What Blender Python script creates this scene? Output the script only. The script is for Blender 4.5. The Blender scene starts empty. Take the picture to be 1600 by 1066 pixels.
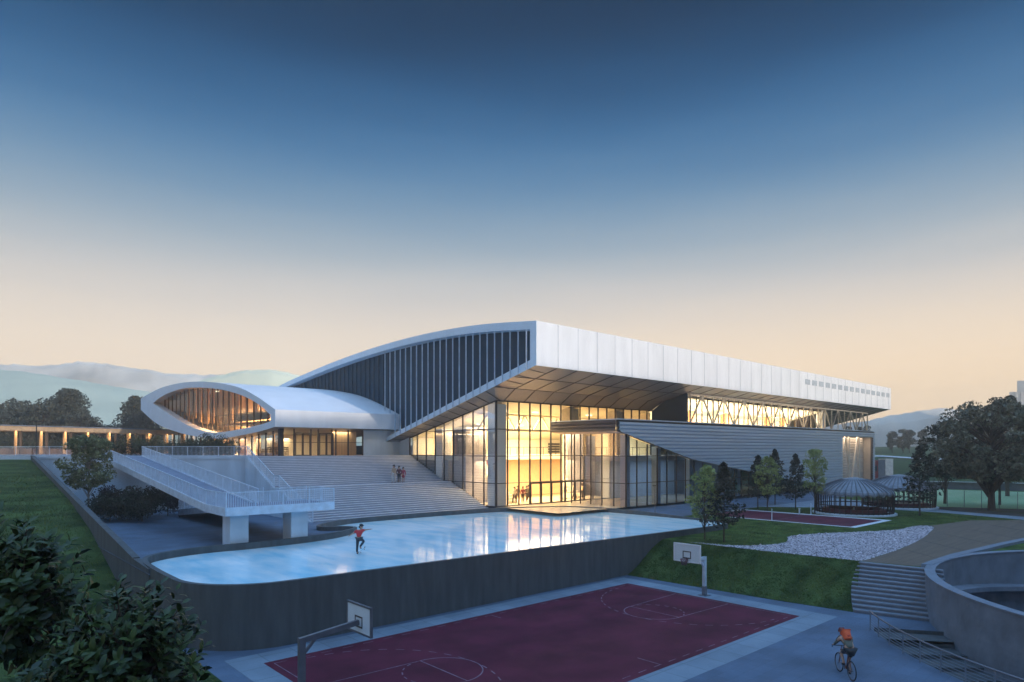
import bpy, bmesh, math, random
import numpy as np
from mathutils import Vector, Matrix
from mathutils.geometry import tessellate_polygon
R = math.radians
rng = random.Random(7)
nrg = np.random.default_rng(11)
scene = bpy.context.scene
COL = scene.collection

# world frame: x runs along the hall's long side, y along its gable, z up; court level is z = 0
CAM = Vector((-47.52, -55.44, 9.5)); F = 1022.0; HY = 702.0
FWD = Vector((0.66915, 0.74313, 0)); RGT = Vector((0.74313, -0.66915, 0))
def ground(px, py, z):
    d = F * (CAM.z - z) / (py - HY)
    p = CAM + FWD * d + RGT * ((px - 800) * d / F)
    return (p.x, p.y)
def afar(px, d):
    p = CAM + FWD * d + RGT * ((px - 800) * d / F)
    return (p.x, p.y)

# ------------------------------------------------------------------ materials
def lin(c):
    return tuple((v / 255 / 12.92) if v / 255 <= 0.04045 else ((v / 255 + 0.055) / 1.055) ** 2.4 for v in c)
MATS = {}
def mat(name, col, rough=0.6, metal=0.0, var=0.12, scale=2.0, bump=0.0, bscale=None, stretch=(1, 1, 1), spec=0.5,
        col2=None, detail=6.0, emit=None, estr=0.0, coat=0.0):
    m = bpy.data.materials.new(name); m.use_nodes = True
    nt = m.node_tree; n = nt.nodes; L = nt.links
    b = n['Principled BSDF']
    b.inputs['Roughness'].default_value = rough; b.inputs['Metallic'].default_value = metal
    b.inputs['Specular IOR Level'].default_value = spec
    b.inputs['Coat Weight'].default_value = coat
    tc = n.new('ShaderNodeTexCoord'); mp = n.new('ShaderNodeMapping'); mp.inputs['Scale'].default_value = stretch
    L.new(tc.outputs['Object'], mp.inputs['Vector'])
    ns = n.new('ShaderNodeTexNoise'); ns.inputs['Scale'].default_value = scale; ns.inputs['Detail'].default_value = detail
    L.new(mp.outputs['Vector'], ns.inputs['Vector'])
    cr = n.new('ShaderNodeValToRGB')
    c2 = col2 if col2 else tuple(min(1, v * (1 + var)) for v in col)
    c1 = col if col2 else tuple(v * (1 - var) for v in col)
    cr.color_ramp.elements[0].position = 0.32; cr.color_ramp.elements[1].position = 0.68
    cr.color_ramp.elements[0].color = (*c1, 1); cr.color_ramp.elements[1].color = (*c2, 1)
    L.new(ns.outputs['Fac'], cr.inputs['Fac']); L.new(cr.outputs['Color'], b.inputs['Base Color'])
    if bump:
        nb = n.new('ShaderNodeTexNoise'); nb.inputs['Scale'].default_value = bscale or scale * 4
        nb.inputs['Detail'].default_value = 8
        L.new(mp.outputs['Vector'], nb.inputs['Vector'])
        bp = n.new('ShaderNodeBump'); bp.inputs['Strength'].default_value = bump; bp.inputs['Distance'].default_value = 0.1
        L.new(nb.outputs['Fac'], bp.inputs['Height']); L.new(bp.outputs['Normal'], b.inputs['Normal'])
    if emit:
        b.inputs['Emission Color'].default_value = (*emit, 1); b.inputs['Emission Strength'].default_value = estr
    MATS[name] = m
    return m
def glass(name, tint, refl=0.9, rough=0.0, ior=1.5, gain=1.0):
    m = bpy.data.materials.new(name); m.use_nodes = True
    nt = m.node_tree; n = nt.nodes; L = nt.links; n.clear()
    o = n.new('ShaderNodeOutputMaterial'); t = n.new('ShaderNodeBsdfTransparent'); t.inputs['Color'].default_value = (*tint, 1)
    g = n.new('ShaderNodeBsdfGlossy'); g.inputs['Roughness'].default_value = rough; g.inputs['Color'].default_value = (refl, refl, refl, 1)
    fr = n.new('ShaderNodeFresnel'); fr.inputs['IOR'].default_value = ior
    mx = n.new('ShaderNodeMixShader'); fm_ = n.new('ShaderNodeMath'); fm_.operation = 'MULTIPLY'; fm_.inputs[1].default_value = gain; L.new(fr.outputs[0], fm_.inputs[0]); L.new(fm_.outputs[0], mx.inputs['Fac']); L.new(t.outputs[0], mx.inputs[1]); L.new(g.outputs[0], mx.inputs[2])
    L.new(mx.outputs[0], o.inputs['Surface']); MATS[name] = m
    return m

M_white = mat('white_panel', (.80, .81, .82), .45, var=.04, scale=.4)
M_fascia = mat('white_fascia', (.82, .82, .82), .35, var=.06, scale=.9, stretch=(1, 1, .15))
M_frame = mat('white_frame', (.68, .80, .90), .5, var=.04, scale=.5)
M_navy = mat('navy_cladding', (.030, .060, .090), .6, spec=.2, var=.1, scale=.6)
M_rib = mat('silver_rib', (.54, .63, .74), .38, metal=.55, var=.08, scale=.3, stretch=(.3, 1, 6))
M_canopy = mat('shaded_brown_rib', (.10, .085, .085), .45, metal=.2, var=.08)  # rib colour darkened to brown for the shaded short face of the canopy
M_soffit = mat('soffit_panel', (.27, .24, .215), .42, metal=.25, var=.1, scale=.25)
M_joint = mat('dark_joint', (.05, .04, .035), .6)
M_mull = mat('dark_mullion', (.045, .035, .035), .4, metal=.3)
M_beam = mat('beige_steel', (.62, .55, .46), .45, metal=.1)
M_cream = mat('cream_plaster', (.80, .72, .55), .8, var=.04)
M_tan = mat('tan_plaster', (.62, .40, .20), .8, var=.08)
M_wood = mat('timber', (.45, .22, .09), .55, var=.3, scale=1.2, stretch=(6, 6, .4))
M_wood2 = mat('dark_timber', (.10, .06, .035), .55, var=.3, scale=1.2, stretch=(6, 6, .4))
M_conc = mat('dark_concrete', (.082, .090, .094), .85, var=.2, scale=2.2, stretch=(1, 1, .14), bump=.3)
M_conc2 = mat('pale_concrete', (.60, .69, .77), .8, var=.12, scale=.6, stretch=(1, 1, .3), bump=.15)
M_conc3 = mat('grey_concrete', (.15, .175, .21), .8, var=.22, scale=.8, bump=.3)
M_stone = mat('stair_stone', (.33, .36, .42), .7, var=.1, scale=.8)
M_deckpave = mat('ramp_surface', (.20, .23, .30), .8, var=.12, scale=1.5)
M_rail = mat('pale_steel', (.64, .75, .86), .45, metal=.2)
M_pave = mat('blue_grey_paving', (.082, .120, .178), .75, var=.24, scale=.35, bump=.15, bscale=5)
M_kerb = mat('pale_paving', (.185, .24, .295), .75, var=.12, scale=.6, bump=.1)
M_court = mat('maroon_court', (.098, .015, .030), .8, var=.30, scale=.45, bump=.05, bscale=30, spec=.2)
M_line = mat('line_paint', (.20, .13, .17), .7, var=.4, scale=2)
M_kline = mat('white_border_paint', (.62, .66, .70), .6, var=.08)
M_grass = mat('lawn_grass', (.018, .040, .008), .9, scale=.8, col2=(.085, .140, .030), bump=.8, bscale=9, stretch=(1, 1, 1), spec=.15, detail=10)
M_grass2 = mat('slope_grass', (.018, .036, .009), .9, scale=.8, col2=(.082, .125, .036), bump=.8, bscale=8, stretch=(.4, 1, 1), spec=.15, detail=10)
M_soil = mat('dark_soil', (.030, .030, .024), .95)
M_deck = mat('brown_boards', (.125, .088, .058), .75, var=.2, scale=.8, stretch=(.25, 5, 1), bump=.2)
M_turf = mat('sports_turf', (.20, .33, .16), .85, scale=.12, col2=(.34, .45, .28), stretch=(.2, 1, 1), spec=.1)
M_hill = mat('haze_pale_grass', (.62, .62, .46), .95, var=.22, scale=.012, spec=.05)  # grass paled in the base colour to stand in for distance haze
M_far = mat('haze_pale_mountain', (.56, .50, .42), .95, var=.4, scale=.02, spec=.05)  # mountain colour paled too, part of the haze is painted in
M_hillg = mat('field_grass', (.035, .075, .03), .95, var=.3, scale=.05, spec=.05)
M_bark = mat('bark', (.085, .065, .05), .9, var=.3, scale=6, stretch=(1, 1, .3), bump=.5)
M_barkl = mat('pale_bark', (.30, .27, .23), .9, var=.3, scale=6, stretch=(1, 1, .3), bump=.4)
M_steel = mat('galvanised_steel', (.17, .17, .19), .45, metal=.5)
M_board = mat('backboard', (.68, .74, .76), .35, var=.03)
M_black = mat('black_paint', (.02, .02, .022), .5)
M_red = mat('red_cloth', (.60, .04, .045), .8, var=.1)
M_gut = mat('rust_steel', (.055, .030, .022), .55, metal=.3, var=.3)
M_dome = mat('grey_dome_ribs', (.20, .225, .26), .55, metal=.2, var=.2)
M_pebb = mat('white_pebble', (.05, .045, .06), .8, scale=7, col2=(.72, .66, .70), detail=2)
M_skin = mat('skin', (.50, .30, .21), .6, var=.06)
M_lamp = mat('warm_lamp', (1, .9, .7), .5, emit=(1, .72, .36), estr=2)
M_lampw = mat('soft_lamp', (1, .95, .85), .5, emit=(1, .86, .6), estr=.6)
G_clear = glass('clear_glass', (.95, .92, .87), gain=.42)
G_blue = glass('blue_glass', (.46, .62, .82), .95, ior=1.6)
G_mauve = glass('mauve_glass', (.74, .66, .64), ior=1.5)
G_rail = glass('rail_glass', (.85, .9, .93))
def cloth(name, c): return MATS.get(name) or mat(name, c, .8, var=.12)

# slab paving: brick-pattern joints laid over the stained colour
def slabs(m, w, h, dark=.72, joint=.012, off=.5):
    nt = m.node_tree; n = nt.nodes; L = nt.links; b = n['Principled BSDF']
    src = b.inputs['Base Color'].links[0].from_socket
    tc = n.new('ShaderNodeTexCoord'); br = n.new('ShaderNodeTexBrick')
    br.inputs['Scale'].default_value = 1; br.inputs['Brick Width'].default_value = w; br.inputs['Row Height'].default_value = h; br.inputs['Mortar Size'].default_value = joint; br.offset = off
    br.inputs['Color1'].default_value = (.90, .90, .90, 1); br.inputs['Color2'].default_value = (1.06, 1.06, 1.06, 1); br.inputs['Mortar'].default_value = (dark, dark, dark, 1)
    L.new(tc.outputs['Object'], br.inputs['Vector'])
    mx = n.new('ShaderNodeMix'); mx.data_type = 'RGBA'; mx.blend_type = 'MULTIPLY'; mx.inputs['Factor'].default_value = 1
    L.new(src, mx.inputs['A']); L.new(br.outputs['Color'], mx.inputs['B']); L.new(mx.outputs['Result'], b.inputs['Base Color'])
slabs(M_pave, 1.2, .6, .80); slabs(M_kerb, 1.5, 1.5, .62, .02, 0)
M_coping = mat('grey_coping', (.17, .20, .245), .75, var=.1, scale=1.5)
# ice-blue basin surface
def water_mat():
    m = mat('pale_blue_water', (.42, .78, .92), .075, scale=1.0, col2=(.88, .99, 1.0), stretch=(1, .3, 1), spec=.36)
    nt = m.node_tree; n = nt.nodes; L = nt.links; b = n['Principled BSDF']; b.inputs['IOR'].default_value = 1.33
    tc = n.new('ShaderNodeTexCoord'); mp = n.new('ShaderNodeMapping'); mp.inputs['Rotation'].default_value = (0, 0, R(42)); mp.inputs['Scale'].default_value = (.25, 1.2, 1)
    L.new(tc.outputs['Object'], mp.inputs['Vector'])
    ns = n.new('ShaderNodeTexNoise'); ns.inputs['Scale'].default_value = 1.2; ns.inputs['Detail'].default_value = 4; L.new(mp.outputs[0], ns.inputs['Vector'])
    bp = n.new('ShaderNodeBump'); bp.inputs['Strength'].default_value = .06; bp.inputs['Distance'].default_value = .05
    L.new(ns.outputs['Fac'], bp.inputs['Height']); L.new(bp.outputs['Normal'], b.inputs['Normal'])
    return m
M_water = water_mat()
def leaf_mat(name, c1, c2, rough=.55, scale=.9, spec=.3):
    return mat(name, c1, rough, scale=scale, col2=c2, spec=spec, detail=3)
L_dark = leaf_mat('dark_leaves', (.016, .022, .011), (.048, .056, .030))
L_back = leaf_mat('hazy_dark_leaves', (.026, .031, .020), (.085, .088, .060))  # dark leaves lightened and greyed, distance haze put into the colour
L_grey = leaf_mat('grey_green_leaves', (.060, .066, .042), (.24, .24, .16), scale=.8)
L_light = leaf_mat('light_green_leaves', (.16, .22, .06), (.42, .48, .18), scale=1.2)
L_pine = leaf_mat('pine_needles', (.020, .026, .018), (.062, .066, .050), scale=1.2)
L_mid = leaf_mat('mid_green_leaves', (.055, .075, .028), (.32, .34, .17), scale=1.6)
L_maroon = leaf_mat('maroon_leaves', (.010, .007, .008), (.030, .014, .016))
L_gloss = leaf_mat('glossy_leaves', (.009, .020, .004), (.055, .085, .018), rough=.40, scale=2.5, spec=.3)
L_hedge = leaf_mat('hedge_leaves', (.018, .032, .014), (.045, .065, .028), scale=1.5)
L_autumn = leaf_mat('olive_leaves', (.05, .045, .018), (.10, .085, .035))

# ------------------------------------------------------------------ builders
class MB:
    def __init__(s): s.v = []; s.f = []
    def add(s, vs, fs):
        o = len(s.v); s.v += [tuple(p) for p in vs]; s.f += [tuple(i + o for i in f) for f in fs]; return s
    def box(s, x0, x1, y0, y1, z0, z1):
        return s.add([(x0, y0, z0), (x1, y0, z0), (x1, y1, z0), (x0, y1, z0), (x0, y0, z1), (x1, y0, z1), (x1, y1, z1), (x0, y1, z1)],
                     [(3, 2, 1, 0), (4, 5, 6, 7), (0, 1, 5, 4), (1, 2, 6, 5), (2, 3, 7, 6), (3, 0, 4, 7)])
    def cbox(s, c, sx, sy, sz, rz=0):
        ca, sa = math.cos(rz), math.sin(rz); vs = []
        for dz in (-1, 1):
            for dx, dy in ((-1, -1), (1, -1), (1, 1), (-1, 1)):
                x, y = dx * sx / 2, dy * sy / 2
                vs.append((c[0] + x * ca - y * sa, c[1] + x * sa + y * ca, c[2] + dz * sz / 2))
        return s.add(vs, [(3, 2, 1, 0), (4, 5, 6, 7), (0, 1, 5, 4), (1, 2, 6, 5), (2, 3, 7, 6), (3, 0, 4, 7)])
    def bar(s, p, q, w, h=None, up=(0, 0, 1)):
        h = h or w; p = Vector(p); q = Vector(q); d = (q - p)
        if d.length < 1e-6: return s
        d.normalize(); u = Vector(up)
        if abs(d.dot(u)) > .99: u = Vector((1, 0, 0))
        r = d.cross(u).normalized(); u = r.cross(d).normalized(); vs = []
        for e in (p, q):
            for i, j in ((-1, -1), (1, -1), (1, 1), (-1, 1)): vs.append(e + r * (i * w / 2) + u * (j * h / 2))
        return s.add(vs, [(3, 2, 1, 0), (4, 5, 6, 7), (0, 1, 5, 4), (1, 2, 6, 5), (2, 3, 7, 6), (3, 0, 4, 7)])
    def tube(s, pts, rad, n=8, cap=True):
        pts = [Vector(p) for p in pts]; rad = rad if isinstance(rad, (list, tuple)) else [rad] * len(pts)
        o = len(s.v); prev = None
        for i, p in enumerate(pts):
            d = (pts[min(i + 1, len(pts) - 1)] - pts[max(i - 1, 0)]).normalized()
            if prev is None:
                a = Vector((0, 0, 1)) if abs(d.z) < .9 else Vector((1, 0, 0)); r = d.cross(a).normalized()
            else:
                r = (prev - d * prev.dot(d)).normalized()
            prev = r; u = d.cross(r)
            for k in range(n):
                t = 2 * math.pi * k / n; s.v.append(tuple(p + (r * math.cos(t) + u * math.sin(t)) * rad[i]))
        for i in range(len(pts) - 1):
            for k in range(n):
                k2 = (k + 1) % n; s.f.append((o + i * n + k, o + i * n + k2, o + (i + 1) * n + k2, o + (i + 1) * n + k))
        if cap:
            s.f.append(tuple(o + k for k in reversed(range(n)))); s.f.append(tuple(o + (len(pts) - 1) * n + k for k in range(n)))
        return s
    def ring(s, c, r, th, n=28, m=6, axis='y', rot=None):
        pts = []
        o = len(s.v)
        for i in range(n):
            t = 2 * math.pi * i / n
            for k in range(m):
                q = 2 * math.pi * k / m; rr = r + th * math.cos(q)
                p = Vector((rr * math.cos(t), th * math.sin(q), rr * math.sin(t))) if axis == 'y' else Vector((rr * math.cos(t), rr * math.sin(t), th * math.sin(q)))
                if rot: p = rot @ p
                s.v.append(tuple(Vector(c) + p))
        for i in range(n):
            for k in range(m):
                a, b = o + i * m + k, o + i * m + (k + 1) % m; i2 = (i + 1) % n
                s.f.append((a, b, o + i2 * m + (k + 1) % m, o + i2 * m + k))
        return s
    def poly(s, pts):
        tri = tessellate_polygon([[Vector(p) for p in pts]])
        return s.add(pts, tri)
    def prism(s, pts2, lo, hi, fn):      # polygon pts2 mapped through fn(u, v, w), w = lo..hi
        n = len(pts2); tri = tessellate_polygon([[Vector((p[0], p[1], 0)) for p in pts2]])
        vs = [fn(u, v, lo) for u, v in pts2] + [fn(u, v, hi) for u, v in pts2]
        fs = [tuple(reversed(t)) for t in tri] + [tuple(i + n for i in t) for t in tri]
        for i in range(n):
            j = (i + 1) % n; fs.append((i, j, j + n, i + n))
        return s.add(vs, fs)
    def strip(s, A, B, closed=False):    # quads between two point rows
        o = len(s.v); n = len(A); s.v += [tuple(p) for p in A] + [tuple(p) for p in B]
        for i in range(n if closed else n - 1):
            j = (i + 1) % n; s.f.append((o + i, o + j, o + n + j, o + n + i))
        return s
    def build(s, name, m, parent=None, smooth=False, fixn=True):
        me = bpy.data.meshes.new(name); me.from_pydata(s.v, [], s.f); me.update()
        if fixn:
            bm = bmesh.new(); bm.from_mesh(me); bmesh.ops.recalc_face_normals(bm, faces=bm.faces); bm.to_mesh(me); bm.free()
        return link(name, me, m, parent, smooth)
def gabs(o):
    p = Vector((0, 0, 0))
    while o: p += o.location; o = o.parent
    return p
def link(name, me, m, parent=None, smooth=False):
    o = bpy.data.objects.new(name, me); COL.objects.link(o)
    if m: me.materials.append(m)
    if smooth:
        me.polygons.foreach_set('use_smooth', [True] * len(me.polygons))
    if parent:
        o.parent = parent; o.location = -gabs(parent)
    return o
def tag(o, label=None, cat=None, group=None, kind=None):
    if label: o['label'] = label
    if cat: o['category'] = cat
    if group: o['group'] = group
    if kind: o['kind'] = kind
    return o
def thing(name, label, cat, loc=(0, 0, 0), group=None):
    o = bpy.data.objects.new(name, None); COL.objects.link(o); o.location = loc; o.empty_display_size = .3
    return tag(o, label, cat, group)
def clone(o, parent=None):
    c = o.copy(); COL.objects.link(c); c.parent = parent
    if parent: c.matrix_parent_inverse = o.matrix_parent_inverse.copy()
    for ch in list(o.children): clone(ch, c)
    return c
def structure(o, cat=None, label=None):
    o['kind'] = 'structure'
    return o
def seg_at(poly, x):                     # piecewise-linear y(x)
    for (x0, y0), (x1, y1) in zip(poly, poly[1:]):
        if min(x0, x1) <= x <= max(x0, x1) and x0 != x1: return y0 + (y1 - y0) * (x - x0) / (x1 - x0)
    return poly[0][1] if abs(x - poly[0][0]) < abs(x - poly[-1][0]) else poly[-1][1]
def smooth_curve(P, n=8):                # Catmull-Rom through points
    out = []; Q = [P[0]] + list(P) + [P[-1]]
    for i in range(1, len(Q) - 2):
        for k in range(n):
            t = k / n; r = []
            for c in range(len(P[0])):
                a, b, d, e = Q[i - 1][c], Q[i][c], Q[i + 1][c], Q[i + 2][c]
                r.append(.5 * (2 * b + (d - a) * t + (2 * a - 5 * b + 4 * d - e) * t * t + (3 * b - a - 3 * d + e) * t ** 3))
            out.append(tuple(r))
    return out + [tuple(P[-1])]

HAZE, SKYUP, SUNP, LAMPS, EXPO, SKYLOW = .0009, .155, .42, .135, 3.0, .165
# ================================================================== SPORTS HALL
hall = thing('sports_hall', 'large white sports hall with curved gable, cantilevered roof and glowing glass corner', 'building', (0, 0, 3))
def zc(y): return 17.9 - .2605 * (y + 8.5)            # roof underside
X0, X1 = -2.0, 97.6
top = smooth_curve([(-8.5, 22.35), (-.7, 23.12), (6.3, 23.48), (14.4, 23.55), (23.9, 23.25), (35, 22.5), (46.3, 21.4), (54, 20.5), (66, 18.6), (78, 16.2)], 6)
inn = [(-7.6, 21.6)] + [(y, z - .85 + .1 * min(1, max(0, (y) / 50))) for y, z in top if y > -6.5]
YZ = lambda u, v, w: (w, u, v)
XZ = lambda u, v, w: (u, w, v)
fr = [(22.2, 9.95), (-8.5, 17.9)] + top + [(78, 15.2)] + inn[::-1][1:] + [(-7.6, 18.5), (22.2, 10.45)]
MB().prism(fr, X0, -.75, YZ).build('gable_frame', M_frame, hall)
wallp = [(-7.9, 18.3), (-7.9, 21.9)] + [(y, z + .2) for y, z in inn[1:]] + [(78, 12.2), (17.5, 12.2), (17.5, 11.4)]
MB().prism(wallp, -.8, -.5, YZ).build('gable_wall', M_navy, hall)
M_fin = mat('silver_fin', (.50, .58, .66), .5)
for k in range(23):
    y = -7.2 + 1.24 * k
    zt = seg_at(inn, y) - (.05 if y < 6 else .05 + (y - 6) * .03); zb = zc(y) - .02
    if y > 18.3: zb = 14.2
    MB().box(-2.2, -2.04, y - .022, y + .022, zb, zt).build('fin', M_fin, hall)
M_fin2 = mat('slate_fin', (.055, .082, .11), .5)
for k in range(23, 50):
    y = -7.2 + 1.24 * k
    MB().box(-1.0, -.8, y - .03, y + .03, 14.5, seg_at(inn, y) - .1).build('slim_fin', M_fin2, hall)
# roof shell, fascia
MB().strip([(-.7, y, z - .03) for y, z in top], [(X1, y, z - .55 - .03) for y, z in top]).build('roof', M_white, hall)
zt0, zt1, zb0, zb1 = 22.36, 21.8, 17.88, 17.5
MB().add([(X0 + .02, -8.52, zb0), (X1, -8.52, zb1), (X1, -8.52, zt1), (X0 + .02, -8.52, zt0), (X0 + .02, -8.3, zb0), (X1, -8.3, zb1), (X1, -8.3, zt1), (X0 + .02, -8.3, zt0)],
         [(0, 1, 2, 3), (7, 6, 5, 4), (0, 4, 5, 1), (1, 5, 6, 2), (2, 6, 7, 3), (3, 7, 4, 0)]).build('fascia', M_fascia, hall)
MJ = mat('pale_joint', (.5, .52, .55), .5)
k = 0
x = 1.1
while x < X1 - .5:
    f = (x - X0) / (X1 - X0)
    mb = MB(); mb.box(x - .022, x + .022, -8.545, -8.525, zb0 + (zb1 - zb0) * f + .05, zt0 + (zt1 - zt0) * f - .02)
    if k % 2 == 0: mb.box(x + .022, x + .06, -8.535, -8.525, zb0 + (zb1 - zb0) * f + .05, zt0 + (zt1 - zt0) * f - .02)
    mb.build('fascia_joint', MJ, hall); x += 3.07; k += 1
M_clere = mat('grey_slot_window', (.42, .47, .52), .2, var=.15, scale=3)
for k in range(15):
    x = 58.6 + 2.6 * k
    MB().box(x, x + 1.7, -8.56, -8.53, 20.02 - .012 * k, 20.85 - .012 * k).build('slot_window', M_clere, hall)
# soffit: main plane, then a steeper band meeting the glass
def P(x, y, dz=0): return (x, y, zc(y) + dz)
sf = MB()
sf.add([P(X0, -8.48), P(X1, -8.48, -.35), P(X1, -2, -.35), P(X0, -2)], [(0, 1, 2, 3)])
sf.add([P(0, -2), P(29, -2), (29, 0, 14.95), (0, 0, 14.95)], [(0, 1, 2, 3)])
sf.add([P(X0, -2), P(0, -2), (0, 0, 14.95), P(X0, 0)], [(0, 1, 2), (0, 2, 3)])
sf.add([P(X0, 0), (0, 0, 14.95), (0, 22.2, 14.95 - .267 * 22.2 + .9), P(X0, 22.2)], [(0, 1, 2, 3)])
sf.add([P(29, -2), P(X1, -2, -.35), P(X1, 30, -.35), P(29, 30)], [(0, 1, 2, 3)])
sf.build('soffit', M_soffit, hall)
jt = MB()
for k in range(33):
    x = 1.1 + 3.07 * k
    if x > X1 - 1: break
    d = -.35 * x / 97
    jt.bar(P(x, -8.4, d - .03), P(x, -2, d - .03), .06, .05)
    if x < 29: jt.bar(P(x, -2, -.03), (x, -.1, 14.95), .06, .05)
jt.bar(P(-1.9, -5.2, -.03), P(X1, -5.2, -.37), .08, .05); jt.bar(P(-1.9, -2, -.03), P(29, -2, -.03), .08, .05)
for k in range(14):
    y = -.6 + 1.74 * k
    jt.bar(P(X0, y, -.03), (0, y, 14.93 - .267 * max(0, y) + (.9 / 22.2) * max(0, y)), .07, .05)
for k in range(4):
    y = -7.4 + 1.7 * k; jt.bar(P(X0 + .05, y, -.04), P(1.1, y + .6, -.04), .06, .04)
jt.build('soffit_joint', M_joint, hall)
# ---- glass corner -------------------------------------------------
ZL = lambda y: 14.95 - .267 * y + .04 * y      # top of the raking gable glass
g = MB(); g.add([(0, 0, 3), (0, 17.4, 3), (0, 17.4, ZL(17.4)), (0, 0, ZL(0))], [(0, 1, 2, 3)]); g.build('gable_glazing', G_clear, hall, fixn=False)
g = MB(); g.add([(0, 0, 3), (29, 0, 3), (29, 0, 14.95), (0, 0, 14.95)], [(0, 1, 2, 3)]); g.build('front_glazing', G_clear, hall, fixn=False)
for y in (17.4, 15.65, 13.62, 11.66, 9.77, 7.95, 6.06, 4.12, 2.13):
    MB().box(-.06, .10, y - .055, y + .055, 3, ZL(y) - .01).build('mullion', M_mull, hall)
MB().box(-.10, .10, -.10, .10, 3, 14.9).build('corner_mullion', M_mull, hall)
for k in range(1, 17):
    x = 1.74 * k
    MB().box(x - .055, x + .055, -.08, .10, 3 if x < 12.3 else 12.6, 14.94).build('mullion', M_mull, hall)
tr = MB()
for z in (5.65, 8.72, 11.75):
    ym = min(17.3, (14.95 - z) / .227)
    tr.box(-.05, .08, 0, ym, z - .04, z + .04); tr.box(0, 12.3, -.07, .08, z - .04, z + .04)
tr.bar((0, 0, 14.9), (0, 17.4, ZL(17.4) - .05), .14, .1); tr.box(0, 29, -.09, .09, 14.86, 14.94); tr.box(-.05, .08, 0, 17.4, 3, 3.12); tr.box(0, 5.2, -.07, .08, 3, 3.12)
tr.build('transom', M_mull, hall)
for k in range(4):
    x = 5.26 + 1.74 * k; d = MB()
    d.box(x, x + .13, -.12, -.02, 3.0, 5.6); d.box(x + 1.58, x + 1.7, -.12, -.02, 3.0, 5.6); d.box(x + .13, x + 1.58, -.12, -.02, 5.42, 5.6); d.box(x + .13, x + 1.58, -.12, -.02, 3.0, 3.16)
    dr = d.build('door_leaf', M_mull, hall)
    MB().bar((x + .13, -.17, 4.15), (x + 1.58, -.17, 4.15), .05).build('push_bar', M_mull, dr)
# columns inside the glass
MCOL = mat('inner_column', (.52, .45, .34), .7)
for x, y, z in ((.95, .95, 14.6), (.8, 11.0, 12.0), (13.2, 1.0, 14.6), (22.2, 1.0, 14.6)):
    MB().box(x - .75, x + .75, y - .75, y + .75, 3.0, z).build('column', M_white if x < 1 else MCOL, hall)
# ---- interior -----------------------------------------------------
MB().add([(.06, -9.6, 3.02), (68, -9.6, 3.02), (68, 20, 3.02), (.06, 20, 3.02)], [(0, 1, 2, 3)]).build('lobby_floor', mat('lobby_floor_tile', (.62, .50, .34), .25, var=.08), hall)
MB().box(.2, 29, 9.0, 9.2, 3.02, 8.15).build('lower_wall', M_tan, hall)
MB().box(.2, 29, 16.9, 17.1, 8.7, 11).build('upper_wall', M_cream, hall)
MB().box(28.7, 28.9, .2, 17, 3.02, 14.7).build('end_wall', M_cream, hall)
MB().box(.3, 28.7, 7.4, 16.9, 8.15, 8.7).build('mezzanine', M_cream, hall)
MB().add([(.1, .1, 14.85), (28.9, .1, 14.85), (28.9, 17.3, 10.95), (.1, 17.3, 10.95)], [(0, 1, 2, 3)]).build('ceiling', M_cream, hall)
tb = MB()
for y in (4.0,):
    zt = 14.85 - .227 * y - .25
    tb.bar((.6, y, zt), (28, y, zt), .22); tb.bar((.6, y, zt - 1.9), (28, y, zt - 1.9), .22)
    for k in range(9): tb.bar((.6 + 3 * k, y, zt - 1.9), (2.1 + 3 * k, y, zt), .16); tb.bar((2.1 + 3 * k, y, zt), (3.6 + 3 * k, y, zt - 1.9), .16)
tb.build('roof_truss', M_cream, hall)
br = MB(); br.bar((.4, 7.45, 9.75), (28.6, 7.45, 9.75), .06)
for k in range(24): br.bar((.4 + 1.2 * k, 7.45, 8.7), (.4 + 1.2 * k, 7.45, 9.75), .05)
br.build('balustrade', M_mull, hall)
MB().box(3.2, 6.4, 9.4, 12.0, 8.7, 12.3).build('lift_core', M_white, hall)
MB().box(.4, 3.6, 6.0, 8.6, 3.02, 11.9).build('service_core', mat('lilac_plaster', (.40, .35, .34), .8), hall)
sb = MB()
for r in range(4):
    for c in range(6):
        sb.box(25.2 + c * .42, 25.52 + c * .42, 16.7, 16.86, 8.95 + r * .4, 9.24 + r * .4)
sb.build('scoreboard', M_joint, hall)
st = MB()
for k in range(16): st.box(3.9 + .02 * k, 5.4 + .02 * k, 8.9 - .38 * k - .38, 8.9 - .38 * k, 3.02 + .02, 8.15 - .32 * k)
st.build('interior_stair', M_cream, hall)
M_post = mat('orange_poster', (.55, .14, .05), .7)
MB().box(1.0, 2.9, 8.86, 8.95, 5.6, 8.0).build('poster', M_post, hall)
MB().box(5.9, 6.5, 8.88, 8.98, 6.6, 8.0).build('poster', M_post, hall)
# ---- glass box under the canopy ------------------------------------
bx, by = 10.8, -9.7
MB().add([(bx, by, 3), (bx, -.05, 3), (bx, -.05, 11.4), (bx, by, 11.4)], [(0, 1, 2, 3)]).build('side_glazing', G_mauve, hall, fixn=False)
diag = [(8.7, 11.45), (23.2, 8.2), (47.5, 5.1), (60, 3.85), (70, 3.0)]
fg = [(bx, 3)] + [(60.5, 3)] + [(60, 3.85), (47.5, 5.1), (23.2, 8.2), (bx, 11.0)]
MB().poly([(x, by, z) for x, z in fg]).build('box_glazing', G_blue, hall, fixn=False)
for y in (-1.44, -2.9, -4.5, -6.2, -7.95):
    MB().box(bx - .06, bx + .08, y - .055, y + .055, 3, 11.4).build('mullion', M_mull, hall)
MB().box(bx - .08, bx + .08, by - .08, by + .08, 3, 11.4).build('corner_mullion', M_mull, hall)
t2 = MB()
for z in (5.65, 8.72): t2.box(bx - .05, bx + .06, by, -.1, z - .04, z + .04); t2.box(bx, 52 if z < 6 else 21, by - .06, by + .05, z - .04, z + .04)
t2.build('transom', M_mull, hall)
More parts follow.
